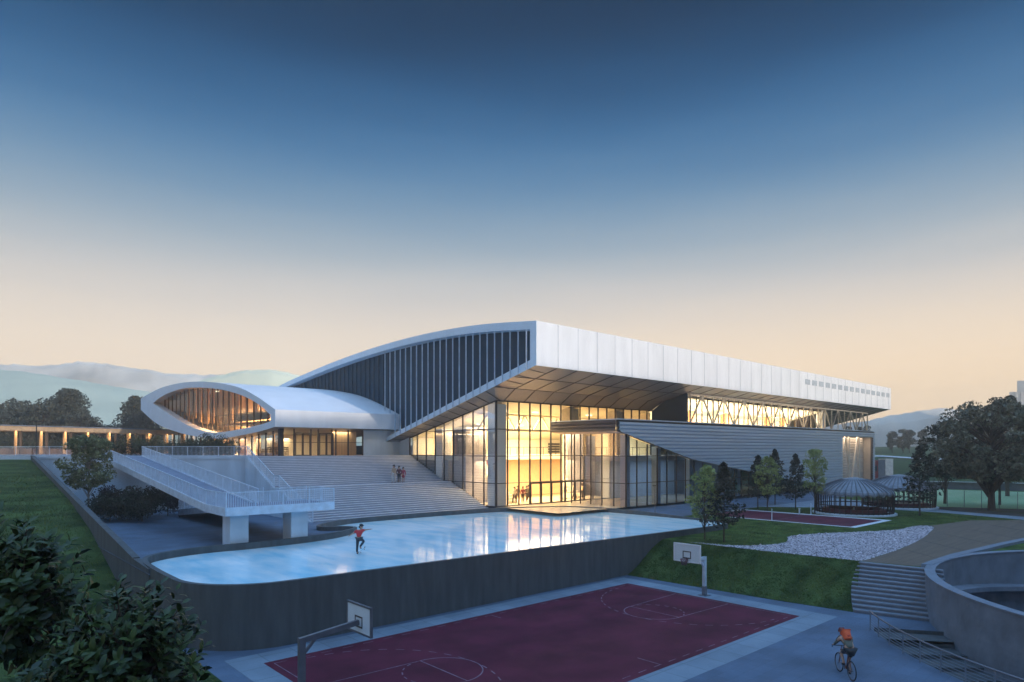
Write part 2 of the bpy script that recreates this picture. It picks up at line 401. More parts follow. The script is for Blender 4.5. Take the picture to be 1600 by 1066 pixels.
for k in range(1, 26):
    x = bx + 1.95 * k; zt = seg_at(diag, x)
    MB().box(x - .05, x + .05, by - .07, by + .07, 3, zt - .02).build('mullion', M_mull, hall)
MB().box(bx + .4, 46, -8.3, -.4, 8.15, 8.68).build('mezzanine', M_white, hall)
MB().box(34, 34.2, -9.4, -.2, 3.02, 12).build('partition', M_conc3, hall)
MB().box(13.0, 34, -.3, -.12, 3.02, 8.1).build('partition', M_conc2, hall)
for x, y in ((11.65, -8.9), (17.4, -9.0), (24.3, -9.0), (36, -9.0), (46, -9.0), (11.8, -3.6)):
    MB().box(x - .38, x + .38, y - .38, y + .38, 3.02, min(11.3, seg_at(diag, x) + .3)).build('column', M_white, hall)
b2 = MB(); b2.bar((bx + .5, -8.2, 9.7), (34, -8.2, 9.7), .05)
for k in range(18): b2.bar((bx + .5 + 1.3 * k, -8.2, 8.7), (bx + .5 + 1.3 * k, -8.2, 9.7), .04)
b2.build('balustrade', M_mull, hall)
# ---- ribbed metal wall, canopy, flat roof -------------------------
yf = -10.3; zr0, zr1, pitch = 3.05, 12.72, .43
def xl(z):
    if z >= 11.45: return 8.7
    for (x0, z0), (x1, z1) in zip(diag, diag[1:]):
        if z1 <= z <= z0: return x0 + (x1 - x0) * (z0 - z) / (z0 - z1)
    return 70
def ribs(mb, z0, xa, xb):
    prof = [(0, 0), (.17, -.17), (.39, -.17), (.43, 0)]
    for (a, ya), (b, yb) in zip(prof, prof[1:]):
        zA, zB = z0 + a, z0 + b
        la, lb = (xl(zA), xl(zB)) if xa is None else (xa, xa)
        if la >= xb - .1: continue
        mb.add([(la, yf + ya, zA), (xb, yf + ya, zA), (xb, yf + yb, zB), (lb, yf + yb, zB)], [(0, 1, 2, 3)])
cl = MB(); z = zr0
while z < zr1 - .3:
    if z + .3 < 11.9: ribs(cl, z, None, 68.7); ribs(cl, z, 82.4, 83.4)
    else: ribs(cl, z, None, 83.4)
    z += pitch
cl.build('ribbed_cladding', M_rib, hall, fixn=False)
outl = [(8.72, 12.72), (8.72, 11.47)] + [(x + .02, z + .02) for x, z in diag[1:4]] + [(68.7, 3.1), (68.7, 11.9), (82.4, 11.9), (82.4, 3), (83.4, 3), (83.4, 12.72)]
MB().prism(outl, yf + .03, yf + .3, XZ).build('wall_core', M_joint, hall)
cp = MB()
for k in range(3):
    zz = 11.5 + .41 * k; y0, y1 = yf + .31, -.1
    prof = [(0, 0), (.08, -.12), (.32, -.12), (.41, 0)]
    for (a, xa), (b, xb) in zip(prof, prof[1:]):
        cp.add([(8.7 + xa, y0, zz + a), (8.7 + xa, y1, zz + a), (8.7 + xb, y1, zz + b), (8.7 + xb, y0, zz + b)], [(0, 1, 2, 3)])
cp.add([(8.7, yf + .3, 11.5), (8.7, -.1, 11.5), (bx, -.1, 11.3), (bx, yf + .3, 11.3)], [(0, 1, 2, 3)])
cp.add([(8.7, -.1, 11.5), (8.7, -.1, 12.72), (12.3, -.1, 12.72), (12.3, -.1, 11.35)], [(0, 1, 2, 3)])
cp.build('canopy', M_canopy, hall, fixn=False)
MB().add([(bx, -.1, 11.3), (9.0, -.1, 11.47), (9.0, yf + .32, 11.47), (bx, yf + .32, 11.3)], [(0, 1, 2, 3)]).build('canopy_underside', mat('pink_beige_panel', (.62, .47, .40), .6), hall)
MB().box(8.6, 83.5, yf - .16, -.12, 12.73, 12.85).build('flat_roof', M_rib, hall)
MB().box(bx + .2, 68, yf + .35, -.12, 12.2, 12.6).build('box_ceiling', M_cream, hall)
# recess near the far end of the metal wall
M_ribw = mat('cream_rib', (.52, .46, .40), .5, var=.06)
rc = MB(); z = 2.4
while z < 11.6:
    rc.add([(68.7, -8.6, z), (82.4, -8.6, z), (82.4, -8.72, z + .1), (68.7, -8.72, z + .1)], [(0, 1, 2, 3)])
    rc.add([(68.7, -8.72, z + .1), (82.4, -8.72, z + .1), (82.4, -8.72, z + .36), (68.7, -8.72, z + .36)], [(0, 1, 2, 3)])
    rc.add([(68.7, -8.72, z + .36), (82.4, -8.72, z + .36), (82.4, -8.6, z + .46), (68.7, -8.6, z + .46)], [(0, 1, 2, 3)])
    z += .46
rc.build('recess_cladding', M_ribw, hall, fixn=False)
MB().box(68.5, 68.7, yf + .3, -8.5, 2.4, 11.9).build('recess_cheek', M_ribw, hall)
MB().box(68.5, 82.6, yf + .3, -8.5, 11.9, 12.1).build('recess_head', M_ribw, hall)
rt = MB()
for x in (69.3, 73.2, 77.6): rt.bar((x, -9.7, 2.4), (x, -9.7, 11.9), .28)
for a, b in ((69.4, 71.8), (74.4, 71.9), (74.5, 77.2)): rt.bar((a, -9.6, 2.6), (b, -9.6, 11.8), .22)
rt.build('recess_truss', M_beam, hall)
MB().box(83.2, 83.4, yf + .3, 20, 2.3, 12.7).build('end_wall', M_ribw, hall)
# ---- upper storey: dark cheek, glazing and lattice truss -----------
ny = [(0, 12.86), (-5.7, 12.86), (-5.7, zc(-5.7) - .12), (-2, zc(-2) - .12), (0, 14.9)]
MB().prism(ny, 28.95, 29.25, YZ).build('dark_cheek', M_navy, hall)
zg = zc(-4.9) - .3
MB().add([(29.2, -4.9, 12.86), (73.8, -4.9, 12.86), (73.8, -4.9, zg), (29.2, -4.9, zg)], [(0, 1, 2, 3)]).build('upper_glazing', G_clear, hall, fixn=False)
for k in range(16):
    x = 29.7 + 2.875 * k
    MB().box(x - .04, x + .04, -4.96, -4.82, 12.86, zg).build('mullion', M_mull, hall)
MB().box(73.8, 75.2, -4.95, -3.8, 12.86, zg).build('column', M_white, hall)
MB().box(29.3, 74, 1.6, 1.8, 12.86, 15.0).build('upper_wall', M_cream, hall)
MB().add([(29.3, -4.7, zg - .1), (74, -4.7, zg - .4), (74, 1.7, 14.6), (29.3, 1.7, 14.9)], [(0, 1, 2, 3)]).build('ceiling', M_cream, hall)
M_orange = mat('orange_column', (.55, .30, .13), .7)
for x in (34.5, 44.5, 58.5, 64.0): MB().box(x, x + 1.3, -2.6, -1.6, 12.86, 15.0).build('column', M_orange, hall)
lt = MB(); yt = -5.75; zb_, zt_ = 12.95, zc(-5.75) - .12
for k in range(11):
    a = 29.7 + 5.75 * k; zt = zt_ - .35 * a / 97
    lt.bar((a, yt, zb_), (a + 2.87, yt, zt), .17); lt.bar((a + 2.87, yt, zt), (a + 5.75, yt, zb_), .17)
    lt.bar((a + 2.87, yt - .02, zb_), (a + 2.87, yt - .02, zt), .13); lt.bar((a, yt - .02, zb_), (a, yt - .02, zt), .16)
lt.bar((92.9, yt, zb_), (92.9, yt, zt_ - .35), .16); lt.bar((29.4, yt - .03, zt_ - .12), (92.9, yt - .03, zt_ - .4), .2); lt.bar((29.4, yt - .03, zb_), (92.9, yt - .03, zb_), .12)
lt.build('lattice_truss', M_beam, hall)
MB().box(76, 83, 1.0, 1.3, 12.86, 15.2).build('back_wall', M_wood2, hall)
# main body behind
MB().box(29.1, 84, 2.0, 60, 3, 13.2).build('hall_body', M_navy, hall)
MB().box(.1, 29, 17.3, 60, 3, 10.0).build('hall_body', M_navy, hall)
eg = [(-8.5, 17.6)] + [(y, z - .6) for y, z in top] + [(78, 9), (24, 9.2)]
MB().prism(eg, X1 - .3, X1, YZ).build('far_gable', M_navy, hall)
# link wall beside the cafe
MB().box(-5.4, .05, 19.9, 20.2, 8.7, 12.3).build('link_wall', M_conc2, hall)
MB().box(-.08, .12, 17.5, 19.9, 8.7, 11.0).build('link_wall', M_conc2, hall)
# ceiling lamps
for x, y in ((4, 3), (9, 3), (14, 3), (19, 3), (24, 3), (5, 9), (12, 9), (20, 9)):
    z = 14.85 - .227 * y - .12
    MB().box(x - .5, x + .5, y - .12, y + .12, z - .06, z).build('ceiling_lamp', M_lampw, hall)
for x in (32, 38, 44, 50, 56, 62, 68): MB().box(x - .6, x + .6, -2, -1.8, 14.95, 15.02).build('ceiling_lamp', M_lampw, hall)
# ================================================================== CAFE WING
cafe = thing('cafe_wing', 'white lens shaped cafe wing with timber lined glass front above the terrace', 'building', (-17.5, 40, 8.7))
ct = smooth_curve([(18.5, 14.05), (24.3, 15.95), (30.9, 17.55), (40.9, 18.9), (53, 19.8), (65.6, 19.95), (74, 19.5), (80.8, 18.9)], 5)
cb = smooth_curve([(18.5, 12.07), (24.3, 11.55), (35.7, 10.98), (43.7, 11.15), (56.3, 12.1), (69.6, 13.9), (80.8, 16.8)], 5)
it = smooth_curve([(19.9, 13.5), (24.5, 15.2), (31.4, 16.75), (40.9, 18.05), (53, 18.9), (62, 18.75), (68, 18.25), (71.9, 17.6)], 5)
ib = smooth_curve([(19.9, 12.75), (24.3, 12.35), (37.2, 11.8), (45, 12.2), (54.3, 13.6), (64, 15.7), (71.9, 17.5)], 5)
xc = -17.5
def upto(x, c, d): return [(x + d, y, z) for y, z in c]
fm = MB()
out = ct + cb[::-1]; inr = it + ib[::-1]
def resample(p, n):
    L = [0]
    for a, b in zip(p, p[1:]): L.append(L[-1] + math.hypot(b[0] - a[0], b[1] - a[1]))
    res = []; j = 0
    for i in range(n):
        s = L[-1] * i / (n - 1)
        while j < len(L) - 2 and L[j + 1] < s: j += 1
        t = (s - L[j]) / max(1e-6, L[j + 1] - L[j]); res.append((p[j][0] + (p[j + 1][0] - p[j][0]) * t, p[j][1] + (p[j + 1][1] - p[j][1]) * t))
    return res
N = 60
T, Bm, IT, IB = (resample(c, N) for c in (ct, cb, it, ib))
fm.strip([(xc, y, z) for y, z in T], [(xc, y, z) for y, z in IT]); fm.strip([(xc, y, z) for y, z in Bm], [(xc, y, z) for y, z in IB])
fm.add([(xc, *T[0]), (xc, *IT[0]), (xc, *IB[0]), (xc, *Bm[0])], [(0, 1, 2, 3)]); fm.add([(xc, *T[-1]), (xc, *IT[-1]), (xc, *IB[-1]), (xc, *Bm[-1])], [(0, 1, 2, 3)])
fm.build('lens_frame', M_frame, cafe)
li = MB(); xg = -16.3
li.strip([(xc, y, z) for y, z in IT], [(xg, y, z - .02) for y, z in IT]); li.strip([(xc, y, z) for y, z in IB], [(xg, y, z + .02) for y, z in IB])
li.build('reveal_lining', mat('pale_lining', (.66, .58, .50), .6), cafe)
rf = MB(); rf.strip([(xc, y, z) for y, z in T], [(-.9, y, z) for y, z in T]); rf.build('roof', M_white, cafe, smooth=True)
MB().strip([(xc, y, z) for y, z in Bm], [(-.9, y, z) for y, z in Bm]).build('belly', M_soffit, cafe)
MB().add([(xc, 18.5, 12.07), (-.9, 18.5, 12.07), (-.9, 18.5, 14.05), (xc, 18.5, 14.05)], [(0, 1, 2, 3)]).build('side_fascia', M_fascia, cafe)
ye = 80.8
MB().add([(xc, ye, 16.8), (-.9, ye, 16.8), (-.9, ye, 18.9), (xc, ye, 18.9)], [(0, 1, 2, 3)]).build('side_fascia', M_fascia, cafe)
MB().strip([(xg, y, z) for y, z in IT], [(xg, y, z) for y, z in IB]).build('lens_glazing', G_clear, cafe, fixn=False)
y = 21.4
while y < 71.5:
    w = .06 if (int(y * 7) % 3) else .10
    MB().box(xg - .08, xg + .08, y - w, y + w, seg_at(ib, y) - .05, seg_at(it, y) + .05).build('mullion', M_wood2, cafe)
    y += 2.28
# timber panels behind the glass, a lit room and a floor
for y0, y1 in ((36.2, 37.3), (38.6, 40.6), (42.4, 44.2), (46.4, 47.8), (48.8, 51.0), (52.4, 54.2), (55, 57.8), (58.6, 60.2), (61.4, 63.8), (29.6, 30.4), (33.0, 33.8)):
    MB().box(xg + .9, xg + 1.0, y0, y1, max(13.4, seg_at(ib, y0) + .1, seg_at(ib, y1) + .1), min(seg_at(it, y0), seg_at(it, y1)) - .05).build('timber_screen', M_wood, cafe)
MB().box(-14.7, -2, 24, 45, 12.9, 13.2).build('upper_floor', M_wood2, cafe)
MB().strip([(-8.0, y, z) for y, z in T[6:-4]], [(-8.0, y, z) for y, z in Bm[6:-4]]).build('back_wall', M_tan, cafe)
hb = MB(); hb.bar((xg + .5, 24.2, 14.3), (xg + .5, 45, 14.3), .06)
for k in range(18): hb.bar((xg + .5, 24.4 + 1.2 * k, 13.2), (xg + .5, 24.4 + 1.2 * k, 14.3), .05)
hb.build('balustrade', M_mull, cafe)
MB().box(xg + .35, xg + .42, 24, 36, 13.2, 14.2).build('balustrade_panel', M_wood2, cafe)
# ground floor
zT = 8.7
MB().add([(-16.2, 20, zT), (-5.4, 20, zT), (-5.4, 20, 12.1), (-16.2, 20, 12.1)], [(0, 1, 2, 3)]).build('front_glazing', G_clear, cafe, fixn=False)
MB().strip([(-16.2, y, zT) for y, z in Bm if y >= 20], [(-16.2, y, z) for y, z in Bm if y >= 20]).build('side_glazing', G_clear, cafe, fixn=False)
MB().box(-16.4, -15.9, 19.9, 20.4, zT, 12.05).build('corner_post', M_joint, cafe)
for x in (-14.6, -12.5, -11.55, -9.75, -9.2, -7.5, -5.45): MB().box(x - .07, x + .07, 19.92, 20.1, zT, 12.05).build('mullion', M_mull, cafe)
MB().box(-16.2, -5.4, 19.93, 20.07, 10.3, 10.36).build('transom', M_mull, cafe)
for xa in (-14.5, -11.45):
    for s in (0, 1):
        a = xa + s * .95; d = MB()
        d.box(a, a + .1, 19.85, 19.95, zT, 11.5); d.box(a + .83, a + .93, 19.85, 19.95, zT, 11.5); d.box(a + .1, a + .83, 19.85, 19.95, 11.38, 11.5); d.box(a + .1, a + .83, 19.85, 19.95, zT, zT + .12)
        d.build('door_leaf', M_mull, cafe)
y = 22.3
while y < 62:
    MB().box(-16.27, -16.1, y - .06, y + .06, zT, seg_at(cb, y) - .02).build('mullion', M_mull, cafe); y += 2.3
for y0, y1, m in ((26, 28.2, M_wood), (31, 33, M_tan), (37, 39.6, M_wood), (44, 46, M_wood), (50, 53, M_tan)):
    MB().box(-14.2, -14.0, y0, y1, zT, 11.4).build('timber_screen', m, cafe)
MB().box(-16.2, -.6, 20, 64, zT + .005, zT + .03).build('floor', mat('cafe_floor', (.42, .28, .16), .35), cafe)
MB().box(-15.6, -5.5, 27.6, 27.8, zT, 12).build('back_wall', M_cream, cafe)
MB().box(-10.2, -10.0, 27.8, 62, zT, 11.5).build('back_wall', M_cream, cafe)
MB().box(-9.1, -5.6, 21.4, 21.5, zT, 12).build('timber_screen', mat('sheer_curtain', (.55, .38, .22), .8, var=.2, scale=1, stretch=(8, 1, .1)), cafe)
for x, y, z in ((-13.5, 23.5, 11.85), (-9.5, 24, 11.85), (-14, 31, 11.2), (-14, 38, 10.95), (-14, 46, 11.2), (-13, 34, 16.9), (-13, 42, 18.0), (-13, 52, 18.6)):
    MB().box(x - .3, x + .3, y - .3, y + .3, z - .06, z).build('ceiling_lamp', M_lampw, cafe)
# chairs and tables
def chair_mb():
    r = thing('cafe_chair', 'x', 'chair', (0, 0, 0))
    MB().box(-.24, .24, -.24, .24, .44, .49).build('seat', M_wood2, r)
    b = MB(); b.box(-.24, -.20, .2, .24, .49, 1.0); b.box(.20, .24, .2, .24, .49, 1.0); b.box(-.2, .2, .2, .235, .86, 1.0); b.box(-.2, .2, .2, .235, .66, .74); b.build('backrest', M_wood2, r)
    for i in (-1, 1):
        for j in (-1, 1): MB().box(i * .22 - .02, i * .22 + .02, j * .22 - .02, j * .22 + .02, 0, .44).build('leg', M_wood2, r)
    return r
def table_mb():
    r = thing('cafe_table', 'x', 'table', (0, 0, 0))
    MB().box(-.55, .55, -.4, .4, .72, .76).build('table_top', M_wood2, r)
    MB().box(-.05, .05, -.05, .05, .03, .72).build('pedestal', M_joint, r); MB().box(-.3, .3, -.25, .25, 0, .03).build('foot_plate', M_joint, r)
    return r
ch0, tb0 = chair_mb(), table_mb()
spots = []
for k, y in enumerate((21.6, 24.2, 26.6)): spots.append((-15.4, y, zT + .04, 'timber', 'low'))
first = [True, True]
def put(proto, flag, x, y, z, rz, label, group):
    o = proto if first[flag] else clone(proto); first[flag] = False
    o.location = (x, y, z); o.rotation_euler = (0, 0, rz); o['label'] = label; o['group'] = group
for x, y, z, a, b in spots:
    put(tb0, 1, x, y, z, R(90), 'small dark cafe table behind the ground floor glass of the lens wing', 'tables behind the ground floor cafe glass')
    for s in (-1, 1): put(ch0, 0, x - .05, y + s * .85, z, R(0 if s > 0 else 180), 'dark wooden chair behind the ground floor glass of the lens wing', 'chairs behind the ground floor cafe glass')
put(ch0, 0, -15.3, 20.75, zT + .04, R(-90), 'dark wooden chair just inside the lit corner pane beside the glass doors', 'chair by the cafe doors')
for y in (26.5, 29.5, 32.6, 35.6):
    put(tb0, 1, -14.0, y, 13.2, R(90), 'dark table on the upper cafe floor inside the lens', 'tables on the upper cafe floor')
    for s in (-1, 1): put(ch0, 0, -14.0, y + s * .85, 13.2, R(0 if s > 0 else 180), 'dark chair on the upper cafe floor inside the lens', 'chairs on the upper cafe floor')
# ================================================================== GROUND, POOL, TERRACE
def flat(name, pts, z, m, kind='structure'):
    o = MB().poly([(x, y, z) for x, y in pts]).build(name, m, fixn=False)
    me = o.data
    bm = bmesh.new(); bm.from_mesh(me)
    for f in bm.faces:
        if f.normal.z < 0: f.normal_flip()
    bm.to_mesh(me); bm.free()
    o['kind'] = kind
    return o
RC = (0.3, -59.0)
def arc(r, a0, a1, n=24): return [(RC[0] + r * math.cos(R(a0 + (a1 - a0) * i / n)), RC[1] + r * math.sin(R(a0 + (a1 - a0) * i / n))) for i in range(n + 1)]
ZL2, ZP, ZT = 2.3, 2.75, 8.7
flat('ground', [(-800, -800), (800, -800), (800, 800), (-800, 800)], -3.4, M_hillg)
flat('pavement', [(-160, -118), (-160, -12), (-38.6, -12), (-8.2, -12), (-8.05, -24.3), (-7.7, -36), (-7.25, -40.5), (-6.2, -44.2)] + arc(16.35, 114, 123.6, 4) + arc(19.6, 123.6, 250, 40) + [(-8, -118)], 0, M_pave)
# pale paving band round the court, court, markings
cx0, cx1, cy0, cy1 = -36.3, -10.45, -38.75, -26.5
flat('court_border', [(cx0 - 1.2, cy0 - 1.5), (cx1 + 1.5, cy0 - 1.5), (cx1 + 1.5, cy1 + 1.5), (cx0 - 1.2, cy1 + 1.5)], .004, M_kerb)
flat('basketball_court', [(cx0, cy0), (cx1, cy0), (cx1, cy1), (cx0, cy1)], .008, M_court)
lm = MB(); zl = .012
def line(p, q, w=.055):
    p, q = Vector((*p, zl)), Vector((*q, zl)); d = (q - p).normalized(); n = Vector((-d.y, d.x, 0)) * w / 2
    lm.add([p + n, q + n, q - n, p - n], [(0, 1, 2, 3)])
def larc(c, r, a0, a1, n, dash=False):
    for i in range(n):
        if dash and i % 2: continue
        t0, t1 = R(a0 + (a1 - a0) * i / n), R(a0 + (a1 - a0) * (i + 1) / n)
        line((c[0] + r * math.cos(t0), c[1] + r * math.sin(t0)), (c[0] + r * math.cos(t1), c[1] + r * math.sin(t1)))
cyc = -32.6; e = .35
for y in (cy0 + e, cy1 - e):
    x = cx0 + e
    while x < cx1 - e: line((x, y), (min(x + .55, cx1 - e), y), .04); x += 1.1
line((cx0 + e, cy0 + e), (cx0 + e, cy1 - e), .04); line((cx1 - e, cy0 + e), (cx1 - e, cy1 - e), .04)
for s, xe in ((1, cx0 + e), (-1, cx1 - e)):
    xf = xe + s * 5.0
    for w in (-1.9, 1.9): line((xe, cyc + w), (xf, cyc + w * .9), .05)
    line((xf, cyc - 1.72), (xf, cyc + 1.72))
    larc((xf, cyc), 1.72, -90 if s > 0 else 90, 90 if s > 0 else 270, 22)
    larc((xf, cyc), 1.72, 90 if s > 0 else -90, 270 if s > 0 else 90, 19, True)
    larc((xe + s * 1.2, cyc), 5.5, -88 if s > 0 else 92, 88 if s > 0 else 268, 41, True)
line(((cx0 + cx1) / 2, cy0 + e), ((cx0 + cx1) / 2, cy0 + 1.6)); line(((cx0 + cx1) / 2, cy1 - e), ((cx0 + cx1) / 2, cy1 - 1.2))
structure(lm.build('court_markings', M_line, fixn=False))

# ---- raised pool
po = [(-34.2, -24.6), (-20, -24.6), (-5, -24.6), (4.2, -24.6)] + [(5.9 + 2.3 * math.sin(R(a)), -22.3 - 2.3 * math.cos(R(a))) for a in range(10, 91, 10)]
po += [(8.2, -14), (8.1, -9.6)] + smooth_curve([(8.0, -9.2), (6.4, -4.8), (3.0, -2.6), (-1.5, -1.1), (-6.9, -.5), (-12, -.35), (-17.3, -.5), (-20.3, -1.5), (-22.4, -2.9), (-23.2, -4.3), (-22.6, -5.3), (-21.6, -5.7), (-21.2, -6.7), (-22.2, -7.7), (-24.4, -8.9), (-27, -9.6), (-30.5, -9.9), (-34, -9.8), (-36.8, -10.8), (-38.1, -12.9), (-38.4, -16.7), (-38.4, -20.4)], 5)[:-1] + [(-34.2 - 4.2 * math.cos(R(a)), -20.4 - 4.2 * math.sin(R(a))) for a in range(0, 90, 6)]
def offset(P, d):
    out = []; n = len(P)
    for i in range(n):
        a = Vector(P[i - 1]); b = Vector(P[i]); c = Vector(P[(i + 1) % n])
        t = ((b - a).normalized() + (c - b).normalized()).normalized(); out.append((b.x - t.y * d, b.y + t.x * d))
    return out
pi_ = offset(po, .28)
zr = 3.1
def zrim(x, y): return 3.1 - .36 * max(0, min(1, (x + 30) / 34)) * max(0, min(1, (-y - 12) / 11))
pw = thing('pool_wall', 'dark board marked concrete wall curving round the raised pale blue pool', 'wall', (-15, -24.6, 0))
w = MB()
w.strip([(x, y, 0) for x, y in po], [(x, y, zrim(x, y)) for x, y in po], True); w.strip([(x, y, zrim(x, y)) for x, y in po], [(x, y, zrim(x, y)) for x, y in pi_], True)
w.strip([(x, y, zrim(x, y)) for x, y in pi_], [(x, y, 2.3) for x, y in pi_], True)
w.build('basin_wall', M_conc, pw)
flat('water', [tuple(p) for p in offset(po, .1)], 2.66, M_water)
# ---- plaza behind the pool
i0 = min(range(len(po)), key=lambda i: abs(po[i][0] - 8.1) + abs(po[i][1] + 9.6)); i1 = min(range(len(po)), key=lambda i: abs(po[i][0] + 38.4) + abs(po[i][1] + 16.7))
back = po[i0:i1 + 1]
flat('plaza', [(-38.5, -16.5), (-38.5, 40), (84, 40), (84, -11), (8.15, -11)] + back[:-1], ZP, M_pave)
structure(MB().add([(8.1, -11, ZP), (84, -11, ZP), (120, -13, ZL2), (120, -15.6, ZL2 + .02), (84, -15.6, ZL2 + .02), (8.1, -15.6, ZL2 + .02)], [(0, 5, 4, 1), (1, 4, 3, 2)]).build('plaza_slope', M_pave, fixn=False))
# ---- lawns
lawn = flat('lawn', [(-3.6, -24.4), (-3.4, -33.3), (-2.75, -39.2), (-2.2, -42.9)] + arc(16.3, 98, 10, 24) + [(60, -110), (300, -700), (780, -200), (780, 780), (100, 780), (100, -12), (8, -12), (8, -24.4)], ZL2, M_grass)
sl = MB(); n = 14
A = [Vector(p) for p in ((-3.6, -24.7, ZL2 + .01), (-3.4, -33.3, ZL2 + .01), (-2.75, -39.2, ZL2 + .01))]; B = [Vector(p) for p in ((-8.05, -24.4, .01), (-7.8, -33.3, .01), (-7.25, -40.5, .01))]
def along(L, t): return L[0].lerp(L[1], t / .58) if t < .58 else L[1].lerp(L[2], (t - .58) / .42)
rows = []
for j in range(n + 1):
    v = j / n; s = v * v * (3 - 2 * v) * .5 + v * .5
    rows.append([Vector((*along(A, i / 40).lerp(along(B, i / 40), v).xy, ZL2 + .01 - (ZL2) * s + rng.uniform(-.04, .04) * (0 < j < n))) for i in range(41)])
for r0, r1 in zip(rows, rows[1:]): sl.strip(r0, r1)
structure(sl.build('grass_slope', M_grass2, smooth=True))
# grass bank at the left, falling along the retaining wall
lb = MB(); prof = [(60, 8.3), (36, 8.3), (22, 6.7), (10, 5.3), (.7, 3.6), (-9, .95), (-12, .3), (-18, .03), (-34, .02)]
xs = [-38.45, -41, -44, -48, -54, -62, -75, -100, -160]
rws = [[(x, y, z - (.02 * (-38.4 - x) if 10 > y > -14 else 0) * .5 + (rng.uniform(-.05, .05) if x < -39 else 0)) for x in xs] for y, z in [(a[0] + (b[0] - a[0]) * k / 4, a[1] + (b[1] - a[1]) * k / 4) for a, b in zip(prof, prof[1:]) for k in range(4)]]
for r0, r1 in zip(rws, rws[1:]): lb.strip(r0, r1)
structure(lb.build('grass_bank', M_grass2, smooth=True))
wl = thing('retaining_wall', 'dark sloping concrete wall between the left grass bank and the lower plaza', 'wall', (-38.3, 10, 0))
MB().prism([(-12.5, 0), (-16, 0), (-16, 3.0), (-12.5, 3.12), (36.2, 8.72), (36.2, 0)], -38.45, -38.1, lambda u, v, w: (w, u, v)).build('wall_panel', M_conc, wl)
cpn = MB(); cpn.bar((-38.28, -12.4, 3.15), (-38.28, 36.2, 8.75), .38, .07); cpn.build('coping', M_conc, wl)
# ---- terrace
D = (-20.8, 17.4); Apt = (-38.3, 36.2); AL = afar(-260, 75)
flat('terrace', [D, (.2, 17.4), (.2, 300), (-300, 600), (-300, 200), AL, Apt], ZT, M_pave)
def wallrun(mb, p, q, z0, z1, th):
    d = (Vector(q) - Vector(p)).normalized(); nrm = Vector((-d.y, d.x)) * th
    mb.add([(*p, z0), (*q, z0), (q[0] + nrm.x, q[1] + nrm.y, z0), (p[0] + nrm.x, p[1] + nrm.y, z0), (*p, z1), (*q, z1), (q[0] + nrm.x, q[1] + nrm.y, z1), (p[0] + nrm.x, p[1] + nrm.y, z1)],
           [(3, 2, 1, 0), (4, 5, 6, 7), (0, 1, 5, 4), (1, 2, 6, 5), (2, 3, 7, 6), (3, 0, 4, 7)])
tw = thing('terrace_wall', 'pale concrete retaining wall holding up the terrace behind the ramp', 'wall', (*D, ZP))
m_ = MB(); wallrun(m_, Apt, D, ZP, ZT - .02, .4); m_.build('wall_panel', M_conc2, tw)
m_ = MB(); wallrun(m_, (Apt[0] - .1, Apt[1] - .05), (D[0] - .05, D[1] - .05), ZT - .28, ZT + .06, .45); m_.build('coping', M_conc2, tw)
lw = thing('garden_wall', 'low pale concrete edge above the grass bank at the far left', 'wall', (*Apt, 8))
m_ = MB(); wallrun(m_, AL, Apt, 7.9, ZT + .05, .35); m_.build('wall_panel', M_conc2, lw)

def railing(root, pts, h=1.1, gap=.15, post=1.9, name='railing', infill=True):
    """posts, rails and balusters along a 3-D polyline, parts of root"""
    tr_, ps, bl = MB(), [], MB()
    for p, q in zip(pts, pts[1:]):
        p, q = Vector(p), Vector(q); L = (q - p).length; up = Vector((0, 0, 1))
        tr_.bar(p + up * h, q + up * h, .06, .05); tr_.bar(p + up * .10, q + up * .10, .04, .04)
        n = max(1, round(L / post))
        for i in range(n + 1):
            c = p.lerp(q, i / n); ps.append(c)
        m = max(1, round(L / gap))
        for i in range(1, m):
            c = p.lerp(q, i / m); bl.box(c.x - .010, c.x + .010, c.y - .010, c.y + .010, c.z + .1, c.z + h - .02)
    tr_.build('rails', M_rail, root); bl.build('baluster_infill', M_rail, root)
    seen = set()
    for c in ps:
        k = (round(c.x, 1), round(c.y, 1))
        if k in seen: continue
        seen.add(k); MB().box(c.x - .03, c.x + .03, c.y - .03, c.y + .03, c.z, c.z + h - .03).build('post', M_rail, root)
DA = Vector((D[0] - Apt[0], D[1] - Apt[1])); 
def onedge(x): t = (x - Apt[0]) / DA.x; return (x, Apt[1] + DA.y * t)
RO, RI = -32.6, -29.35
ro, ri = onedge(RO), onedge(RI)
r = thing('terrace_railing', 'pale steel railing along the terrace edge from the ramp to the top of the stairs', 'railing', (*D, ZT))
railing(r, [(ri[0], ri[1], ZT), (D[0], D[1], ZT)])
r = thing('terrace_railing', 'pale steel railing along the terrace edge left of the ramp', 'railing', (*Apt, ZT))
railing(r, [(Apt[0], Apt[1], ZT), (ro[0], ro[1], ZT)])
r = thing('terrace_railing', 'pale steel railing above the grass bank at the far left edge', 'railing', (*AL, ZT))
railing(r, [(AL[0], AL[1], ZT), (Apt[0], Apt[1], ZT)], gap=.11)
# ---- grand stairs
gs = thing('grand_stairs', 'wide grey stone stairs rising from the pool plaza to the terrace beside the glass hall', 'stairs', (-10, 1.2, ZP))
XS0, XS1 = -21.0, -.12
stp = MB(); nose = MB(); z = ZP; y = 1.2
segs = [(16, 1.2, 8.6), (17, 9.9, 17.4)]
tot = 33; rise = (ZT - ZP) / tot
profile = []
for n, ya, yb in segs:
    for k in range(n):
        y0 = ya + (yb - ya) * k / n; z1 = z + rise
        profile += [(y0, z), (y0, z1)]
        nose.box(XS0, XS1, y0 - .012, y0 + .05, z1 - .045, z1 + .004)
        z = z1
    profile.append((yb, z))
profile2 = [p for i, p in enumerate(profile) if i == 0 or p != profile[i - 1]]
